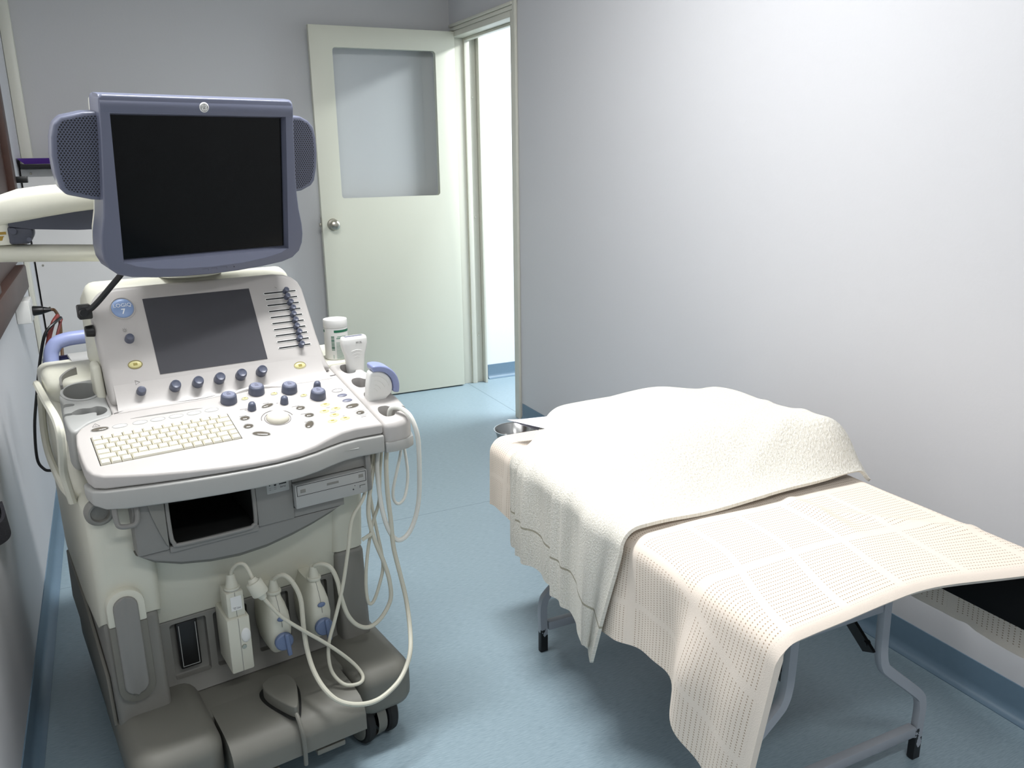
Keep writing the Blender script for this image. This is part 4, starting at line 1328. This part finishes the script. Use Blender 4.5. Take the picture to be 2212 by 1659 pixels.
# third probe: only its draped lead and locked connector show
pt, pb = machine_thing('probe_lead', 'white probe lead draped over the front end of the holder, with a blue-dialled connector', 'probe lead', (0.376, 0.0, 0.76))
leaf_connector(0.041, 0.268, 0, pt, pb)
C2 = [(0.041, 0.02, 0.445), (0.048, 0.010, 0.458), (0.063, -0.002, 0.462), (0.078, -0.014, 0.440), (0.087, -0.025, 0.402), (0.083, -0.04, 0.343), (0.080, -0.06, 0.295), (0.078, -0.10, 0.262), (0.086, -0.14, 0.235), (0.108, -0.165, 0.210), (0.147, -0.180, 0.194), (0.193, -0.180, 0.187), (0.243, -0.17, 0.199), (0.279, -0.15, 0.216), (0.304, -0.13, 0.246), (0.325, -0.09, 0.281), (0.338, -0.05, 0.333), (0.335, -0.03, 0.394), (0.329, -0.015, 0.46), (0.328, -0.01, 0.53), (0.326, -0.005, 0.603), (0.329, 0.0, 0.67), (0.340, 0.012, 0.712)]
MB().tube(C2, 0.0055, 10).build('main_cable', M_cable, pt, off=pb)
A = [(0.352, 0.022, 0.745), (0.355, 0.020, 0.790), (0.364, 0.008, 0.803), (0.376, -0.012, 0.799), (0.383, -0.036, 0.784), (0.391, -0.047, 0.745), (0.397, -0.04, 0.69), (0.403, -0.02, 0.587), (0.394, -0.015, 0.528), (0.375, -0.012, 0.486), (0.352, -0.01, 0.471), (0.335, -0.008, 0.48), (0.319, -0.008, 0.514), (0.310, -0.004, 0.561), (0.309, 0.005, 0.612), (0.312, 0.015, 0.66), (0.322, 0.025, 0.702)]
MB().tube(A, 0.0058, 10).build('hanging_loop', M_cablew, pt, off=pb)
B = [(0.388, 0.03, 0.705), (0.381, 0.03, 0.67), (0.366, 0.03, 0.619), (0.357, 0.03, 0.585), (0.358, 0.03, 0.56), (0.37, 0.03, 0.547), (0.386, 0.03, 0.558), (0.398, 0.035, 0.587), (0.404, 0.04, 0.622), (0.402, 0.045, 0.671), (0.399, 0.048, 0.702)]
MB().tube(B, 0.0036, 10).build('thin_loop', M_cablew, pt, off=pb)
Dl = [(0.345, 0.05, 0.705), (0.330, 0.04, 0.637), (0.314, 0.02, 0.572), (0.291, 0.012, 0.525), (0.271, 0.0, 0.474), (0.256, -0.012, 0.422), (0.250, -0.018, 0.368), (0.254, -0.02, 0.335), (0.267, -0.02, 0.338), (0.284, -0.018, 0.372), (0.300, -0.01, 0.41), (0.303, 0.0, 0.449), (0.300, 0.012, 0.501), (0.299, 0.028, 0.553), (0.302, 0.045, 0.606), (0.315, 0.06, 0.66), (0.325, 0.08, 0.70)]
MB().tube(Dl, 0.0040, 10).build('inner_loop', M_cable, pt, off=pb)
MB().box(-0.014, 0.014, -0.002, 0.002, -0.0045, 0.0045, 0.001, M=TR(0.262, -0.016, 0.507) @ ROT(-0.35, 'Y')).build('cable_clip', M_cable, pt, off=pb)

# wipes bottle on the rear shelf
bt, bb = machine_thing('bottle', 'white plastic bottle with green printed label standing behind the ultrasound probes', 'bottle', (0.352, 0.315, 0.8665))
q = MB()
q.lathe([(0.0, 0.0), (0.029, 0.0), (0.0305, 0.002), (0.0305, 0.078), (0.0300, 0.083), (0.0, 0.083)], 40, TR(0.352, 0.315, 0.8665))
q.build('bottle_body', M_white, bt, off=bb)
q = MB()
q.lathe([(0.0, 0.0835), (0.0302, 0.0835), (0.0308, 0.085), (0.0308, 0.102), (0.0300, 0.104), (0.0, 0.1045)], 40, TR(0.352, 0.315, 0.8665))
q.build('bottle_cap', M_white, bt, off=bb)


def patch(mb, r, a0, a1, z0, z1):
    n = max(2, int(abs(a1 - a0) / 0.08))
    mb.grid(lambda u, v: (0.352 + r * math.cos(a0 + (a1 - a0) * u), 0.315 + r * math.sin(a0 + (a1 - a0) * u), 0.8665 + z0 + (z1 - z0) * v), n + 1, 2)


PH = math.radians(-111.8)
g1, g2 = MB(), MB()
patch(g1, 0.0307, PH - 0.15, PH + 1.9, 0.072, 0.0785)
patch(g1, 0.0307, PH - 1.9, PH - 1.15, 0.072, 0.0785)
z = 0.026
while z < 0.062:
    h = random.choice((0.0007, 0.0012, 0.002))
    patch(g1, 0.0307, PH - 0.42, PH - 0.15, z, z + h)
    z += h + random.choice((0.0006, 0.001))
patch(g2, 0.0307, PH + 0.10, PH + 0.9, 0.0605, 0.0622)
patch(g2, 0.0307, PH + 0.02, PH + 0.95, 0.0555, 0.0585)
for i in range(14):
    patch(g2, 0.0307, PH - 0.02, PH + 0.75 + 0.3 * random.random(), 0.0455 - i * 0.0033, 0.0467 - i * 0.0033)
patch(g2, 0.0307, PH - 0.30, PH - 0.26, 0.004, 0.014)
g1.build('label_bar', M_green, bt, off=bb)
g2.build('label_text', M_greenl, bt, off=bb)

# ================================================================== things along the left wall
cab = thing('cabinet', 'white panelled cabinet in the corner behind the ultrasound machine', 'cabinet', (-0.09, 4.4, 0))
q = MB()
q.box(-0.224, 0.30, 0.004, 0.20, 0.10, 1.345, 0.003)
q.build('carcass', M_panel, cab)
q = MB()
q.box(-0.224, 0.30, -0.003, 0.003, 0.12, 1.185, 0.0015).build('front_panel', M_panel, cab)
q = MB()
for x, z in ((-0.197, 0.915), (-0.197, 0.718), (-0.186, 1.325), (0.28, 0.915), (0.28, 0.718)):
    q.cyl(0.005, 0.004, 0.003, 14, M=TR(x, -0.003 if z < 1.2 else 0.004, z) @ ROT(PI / 2, 'X'))
q.build('screws', M_nickel, cab)
q = MB()
q.box(-0.20, 0.28, 0.02, 0.19, 0.0, 0.0995).build('plinth', M_black, cab)
tag(MB().box(-0.307, 0.21, 4.33, 4.62, 1.3465, 1.366, 0.002).build('tray', M_black), 'thin black tray lying on the white cabinet', 'tray')
fo_ = MB()
fo_.loft([[(-0.292, 4.37, 1.3672), (0.0, 4.37, 1.3672), (0.0, 4.6, 1.3672), (-0.292, 4.6, 1.3672)], [(-0.318, 4.352, 1.392), (0.0, 4.352, 1.392), (0.0, 4.6, 1.392), (-0.318, 4.6, 1.392)]])
tag(fo_.build('folder', M_purple), 'purple folder on the black tray in the corner', 'folder')
rl = thing('wall_bracket', 'black bracket arm reaching out from the left wall by the timber window', 'bracket', (XL + 0.0205, 3.80, 1.31))
MB().box(0, 0.05, -0.02, 0.02, -0.012, 0.012, 0.002).box(0.0, 0.004, -0.03, 0.0295, -0.03, 0.03, 0.001).build('bracket_arm', M_black, rl)

so = thing('wall_socket', 'white surface socket box on the left wall under the timber sill', 'socket', (XL + 0.0005, 3.36, 0.87))
MB().box(0, 0.045, -0.06, 0.06, -0.04, 0.04, 0.004).build('socket_box', M_white, so)
MB().box(0.0455, 0.047, -0.055, 0.055, -0.035, 0.035, 0.001).build('socket_plate', M_panel, so)
pc = thing('power_plug', 'black plug with a brown lead pushed in the socket box', 'plug', (XL + 0.048, 3.36, 0.865))
MB().cyl(0.018, 0.014, 0.035, 24, 0.003, M=ROT(PI / 2, 'Y')).cyl(0.012, 0.006, 0.022, 20, M=TR(0.035, 0, 0) @ ROT(PI / 2, 'Y')).build('plug_body', M_black, pc)
MB().tube([(0.056, 0, 0), (0.07, -0.01, -0.004), (0.085, -0.10, -0.03), (0.085, -0.22, -0.10), (0.08, -0.3, -0.24), (0.085, -0.35, -0.42)], 0.0055, 10).build('lead', mat('brown_lead', rgb(86, 62, 40), 0.5), pc)
bc = MB().tube([(-0.150, 2.66, 0.945), (-0.166, 2.62, 0.938), (-0.192, 2.6, 0.912), (-0.215, 2.6, 0.838), (-0.236, 2.6, 0.747), (-0.255, 2.6, 0.654), (-0.263, 2.6, 0.558), (-0.25, 2.59, 0.527), (-0.232, 2.58, 0.522), (-0.20, 2.56, 0.53)], 0.0042, 10)
tag(bc.build('black_cable', M_black), 'black cable hanging in a loop between the left wall and the machine', 'cable')
rc = MB().tube([(-0.158, 2.67, 0.95), (-0.172, 2.64, 0.932), (-0.190, 2.62, 0.882), (-0.205, 2.62, 0.825), (-0.212, 2.62, 0.79), (-0.215, 2.63, 0.70)], 0.006, 10)
rc.tube([(-0.15, 2.675, 0.94), (-0.165, 2.645, 0.90), (-0.185, 2.63, 0.84), (-0.205, 2.63, 0.79)], 0.004, 8)
tag(rc.build('red_cable', M_red), 'dark red cable hanging beside the black cable behind the machine', 'cable')
# dark fleece edge hanging by the left wall
cw = MB()
cw.grid(lambda u, v: (XL + 0.006 + 0.016 * math.sin(PI * u) * (1 - 0.3 * v), 2.08 + 0.16 * u, 0.525 + 0.05 * v - 0.01 * math.sin(PI * u)), 18, 14)
clo = cw.build('hanging_cloth', M_wool)
md = clo.modifiers.new('s', 'SOLIDIFY')
md.thickness = 0.008
tag(clo, 'dark grey fleecy cloth hanging on the left wall at the picture edge', 'cloth')

# ================================================================== treatment bed
BX, BY0, BY1 = 1.258, 0.925, 2.06
bed = thing('treatment_bed', 'low grey-legged folding treatment bed beside the white wall', 'bed', (BX, 1.46, 0))
bo_ = Vector((BX, 1.46, 0))
MB().box(0.935, 1.60, BY0 + 0.13, BY1, 0.525, 0.572, 0.015, 3).build('mattress', M_vinylb, bed, off=bo_)
MB().box(1.588, 1.612, 0.80, BY1, 0.417, 0.5245, 0.003).build('side_rail', M_vinylb, bed, off=bo_)
MB().box(0.945, 0.965, BY0 + 0.06, BY1, 0.46, 0.5245, 0.003).build('side_rail', M_vinylb, bed, off=bo_)
sqr = [(1, 0.35), (0.85, 0.7), (-0.85, 0.7), (-1, 0.35), (-1, -0.35), (-0.85, -0.7), (0.85, -0.7), (1, -0.35)]


def bed_leg(y, s):
    xf, xt = 0.284, 0.128
    pts = [(BX + s * x, y, z) for x, z in ((xf, 0.002), (xf, 0.06), (xf + 0.002, 0.125), (xf - 0.002, 0.155), (xf - 0.018, 0.18), (xt + 0.035, 0.268), (xt + 0.016, 0.29), (xt + 0.008, 0.315), (xt + 0.004, 0.36), (xt, 0.5245))]
    MB().tube(pts, 0.0125, res=4, sect=sqr).build('leg', M_chip, bed, off=bo_ + Vector((0, 0, 0)))


for y in (1.077, 1.854):
    for s in (-1, 1):
        bed_leg(y, s)
    MB().box(BX - 0.27, BX + 0.27, y - 0.011, y + 0.011, 0.066, 0.092, 0.003).build('crossbar', M_paint, bed, off=bo_)
    MB().box(BX - 0.115, BX + 0.115, y - 0.01, y + 0.01, 0.43, 0.455, 0.003).build('top_bar', M_paint, bed, off=bo_)
for y, dy in ((1.093, 0.26), (1.838, -0.26)):
    for s in (-1, 1):
        q = MB()
        x = BX + s * 0.119
        q.loft([[(x - 0.004, y - 0.012, 0.325), (x + 0.004, y - 0.012, 0.325), (x + 0.004, y + 0.016, 0.313), (x - 0.004, y + 0.016, 0.313)], [(x - 0.004, y + dy - 0.012, 0.5245), (x + 0.004, y + dy - 0.012, 0.5245), (x + 0.004, y + dy + 0.016, 0.5125), (x - 0.004, y + dy + 0.016, 0.5125)]])
        q.cyl(0.006, 0.006, 0.014, 14, M=TR(x - 0.007, y + (0.012 if dy > 0 else -0.012), 0.335) @ ROT(PI / 2, 'Y'))
        q.build('brace', M_black, bed, off=bo_)


# ---- blanket laid over the bed
def path_eval(pts, s):
    """pts: polyline [(x,z)], s arc length"""
    for (x0, z0), (x1, z1) in zip(pts, pts[1:]):
        L = math.hypot(x1 - x0, z1 - z0)
        if s <= L or (x1, z1) == pts[-1]:
            t = min(1.0, s / L) if L else 0
            return x0 + (x1 - x0) * t, z0 + (z1 - z0) * t
        s -= L


def plen(pts):
    return sum(math.hypot(b[0] - a[0], b[1] - a[1]) for a, b in zip(pts, pts[1:]))


def sstep(a, b, x):
    t = max(0.0, min(1.0, (x - a) / (b - a)))
    return t * t * (3 - 2 * t)


ZT = 0.586


def bl_path(hl, hr, xl=0.918, xr=1.632, zt=ZT, r=0.045):
    pts = [(xr + 0.014, zt - hr), (xr + 0.008, zt - r - 0.01)]
    for i in range(7):
        a = PI / 2 * i / 6
        pts.append((xr - r + r * math.cos(a), zt - r + r * math.sin(a)))
    for i in range(7):
        a = PI / 2 + PI / 2 * i / 6
        pts.append((xl + r + r * math.cos(a), zt - r + r * math.sin(a)))
    pts.append((xl - 0.006, zt - hl))
    return pts


def hang_left(y):
    # length of the hang on the open side along the bed
    return 0.265 + 0.03 * math.sin(9 * y) * sstep(1.0, 1.4, y) + 0.13 * sstep(1.22, 0.90, y) - 0.055 * sstep(1.75, 2.05, y)


BLU = 0.40 + 0.62 + 0.30


def P_bl(u, v):
    y = 0.905 + (2.075 - 0.905) * v
    hl = hang_left(y)
    pts = bl_path(hl, 0.25 + 0.004 * math.sin(14 * y))
    L = plen(pts)
    x, z = path_eval(pts, u * L)
    # near edge: bowed on top, swings back where it hangs
    d = max(0.0, (ZT - z))
    left = x < 1.1
    e = sstep(0.35, 0.0, v)
    yy = y + e * (-0.055 * sstep(1.25, 1.65, x) + 0.022 * math.sin((x - 0.95) / 0.65 * PI))
    if left:
        yy += e * 0.16 * d
        k = sstep(0.02, 0.20, d)
        w = (0.018 * math.sin(y * 21 + 0.7) + 0.008 * math.sin(y * 43 + 1.1)) * k * (1 - 0.8 * sstep(1.30, 1.42, y))
        x += w - 0.02 * k * sstep(1.3, 0.95, y)
    else:
        if d > 0.03:
            x += 0.004 * math.sin(y * 30) * sstep(0.03, 0.2, d)
    if d < 0.03 or not left:
        nz = noise.noise(Vector((x * 5, yy * 5, 1.3)))
        z += 0.004 * nz * (1 if d < 0.03 else 0)
        z += 0.012 * math.exp(-((x - 1.36) / 0.018) ** 2) * math.exp(-((yy - 1.26) / 0.09) ** 2)
        z += 0.006 * math.exp(-(((x - 1.45) + 0.9 * (yy - 1.18)) / 0.02) ** 2) * math.exp(-((yy - 1.15) / 0.12) ** 2)
        z += 0.005 * math.exp(-((yy - 1.05 - 0.1 * (x - 1.6)) / 0.015) ** 2) * sstep(1.45, 1.6, x)
    z -= 0.014 * (1 - math.sqrt(max(0.0, 1 - sstep(0.022, 0.0, v) ** 2 * 0.98))) * (1 - sstep(0.01, 0.06, d))
    return (x, yy, z)


bl = MB()
bl.grid(P_bl, 150, 130, uv=lambda u, v: (u * 1.32, v * 1.17))
blo = bl.build('blanket', M_blanket, angle=3)
md = blo.modifiers.new('s', 'SOLIDIFY')
md.thickness = 0.016
md.offset = 1.0
tag(blo, 'cream cellular cotton blanket draped over the treatment bed', 'blanket')


# ---- pillow under the towel
def bump(x, y):
    """how far the pillow lifts the towel"""
    ex = sstep(0.905, 1.16, x) * (1 - 0.68 * sstep(1.54, 1.665, x))
    ey = sstep(1.352, 1.62, y) if x < 1.3 else sstep(1.342, 1.62 - 0.20 * sstep(1.3, 1.6, x), y)
    far = 1 - 0.55 * sstep(1.84, 2.07, y)
    g = lambda c, w: math.exp(-((x - c) / w) ** 2)
    amp = 0.112 + 0.010 * g(1.34, 0.10) + (0.012 * sstep(1.4, 1.58, x) - 0.030 * g(1.53, 0.10)) * sstep(1.70, 1.95, y) + 0.022 * g(1.60, 0.09) * sstep(1.75, 1.50, y)
    return amp * ex * ey * far


pw = MB()


def P_pw(u, v):
    a, b = 2 * u - 1, 2 * v - 1
    c = max(0.0, b - 0.2) / 0.8 * max(0.0, -a - 0.2) / 0.8      # far corner on the open side sticks out
    x, y = 1.305 + 0.245 * a - 0.115 * c, 1.80 + 0.19 * b + 0.02 * c
    edge = max(0.0, (1 - abs(a) ** 3)) ** 0.6 * max(0.0, (1 - abs(b) ** 3)) ** 0.6
    return (1.305 + (x - 1.305) * (1 - 0.06 * math.cos(b * PI / 2)), 1.80 + (y - 1.80) * (1 - 0.06 * math.cos(a * PI / 2)), edge, c)


def P_pt(u, v):
    x, y, e, c = P_pw(u, v)
    return (x, y, 0.628 + 0.028 * c * c + 0.030 * e + 0.03 * math.sqrt(c) * (1 - c))


def P_pb(u, v):
    x, y, e, c = P_pw(u, v)
    return (x, y, 0.628 + 0.028 * c * c - 0.026 * e)


pw.grid(P_pt, 40, 34).grid(P_pb, 40, 34)
pwo = pw.build('pillow', M_pillow, angle=3, weld=True)
tag(pwo, 'white pillow corner showing under the cream towel at the bed end', 'pillow')

# ---- towel
TZ = ZT + 0.020


def P_tw(u, v):
    """u: 0 right edge .. 1 hem of the hang; v: 0 near edge .. 1 far edge"""
    r = 0.05
    xe = 0.893
    xt = xe + r
    TOP = 1.636 - xt
    ARC = r * PI / 2
    hl = 0.300 - 0.075 * sstep(0.0, 0.9, v) + 0.035 * sstep(0.12, 0.0, v)
    s = u * (TOP + ARC + hl)
    yt = 1.352 + (2.045 - 1.352) * v
    yl = 1.352 + (1.90 - 1.352) * v
    t = sstep(0.50, TOP, s)
    yy = yt * (1 - t) + yl * t
    bz = bump(max(xt, 1.636 - s), yy)
    if s < TOP:
        x, z, nx, nz = 1.636 - s, TZ, 0.0, 1.0
    elif s < TOP + ARC:
        a = (s - TOP) / r
        x, z, nx, nz = xt - r * math.sin(a), TZ - r + r * math.cos(a), -math.sin(a), math.cos(a)
    else:
        x, z, nx, nz = xe - 0.004 * sstep(0, 0.2, s - TOP - ARC), TZ - r - (s - TOP - ARC), -1.0, 0.0
    z += bz
    if s < TOP:
        z -= 0.028 * sstep(0.05, 0.0, s) ** 2
        z += 0.006 * math.sin(9 * x + 14 * yy) * sstep(1.36, 1.5, yy) * sstep(1.1, 1.3, x)
        z += 0.006 * math.exp(-(((yy - 1.48) - 0.30 * (x - 1.45)) / 0.028) ** 2) * sstep(1.2, 1.4, x)
        z += 0.004 * math.exp(-(((yy - 1.56) - 0.55 * (x - 1.40)) / 0.022) ** 2) * sstep(1.25, 1.45, x)
        z += 0.004 * noise.noise(Vector((x * 7, yy * 7, 4.0)))
        z += 0.003 * math.sin(10 * x) * (1 - v)
    # pleats growing down the hang
    w = sstep(TOP - 0.10, TOP + ARC + 0.10, s)
    fine = math.sin(yy * 104 + 1.5 * math.sin(yy * 31)) * sstep(1.50, 1.62, yy)
    broad = math.sin(yy * 39 + 0.8)
    dsp = w * (0.0055 * fine + 0.009 * broad + 0.006 * math.sin(yy * 17 + 2))
    d = max(0.0, s - TOP - ARC)
    yy += 0.33 * d * sstep(0.25, 0.0, v) + 0.003 * w * math.cos(yy * 104)
    return (x + nx * dsp, yy, z + nz * dsp)


tw = MB()
tw.grid(P_tw, 150, 120, uv=lambda u, v: ((1 - u) * 1.02, v * 0.62))
two = tw.build('towel', M_towel, angle=3)
md = two.modifiers.new('s', 'SOLIDIFY')
md.thickness = 0.008
md.offset = 1.0
tag(two, 'cream terry towel spread over the pillow and hanging down the bed side', 'towel')

# steel bowl on the floor beyond the bed
bw = MB()
bw.lathe([(0.0, 0.0), (0.070, 0.0), (0.078, 0.006), (0.100, 0.092), (0.108, 0.098), (0.1085, 0.1015), (0.104, 0.102), (0.097, 0.096), (0.074, 0.012), (0.0, 0.009)], 48, TR(1.655, 3.42, 0))
tag(bw.build('steel_bowl', M_steel, angle=0.9), 'stainless steel bowl on the floor by the doorway jamb', 'bowl')
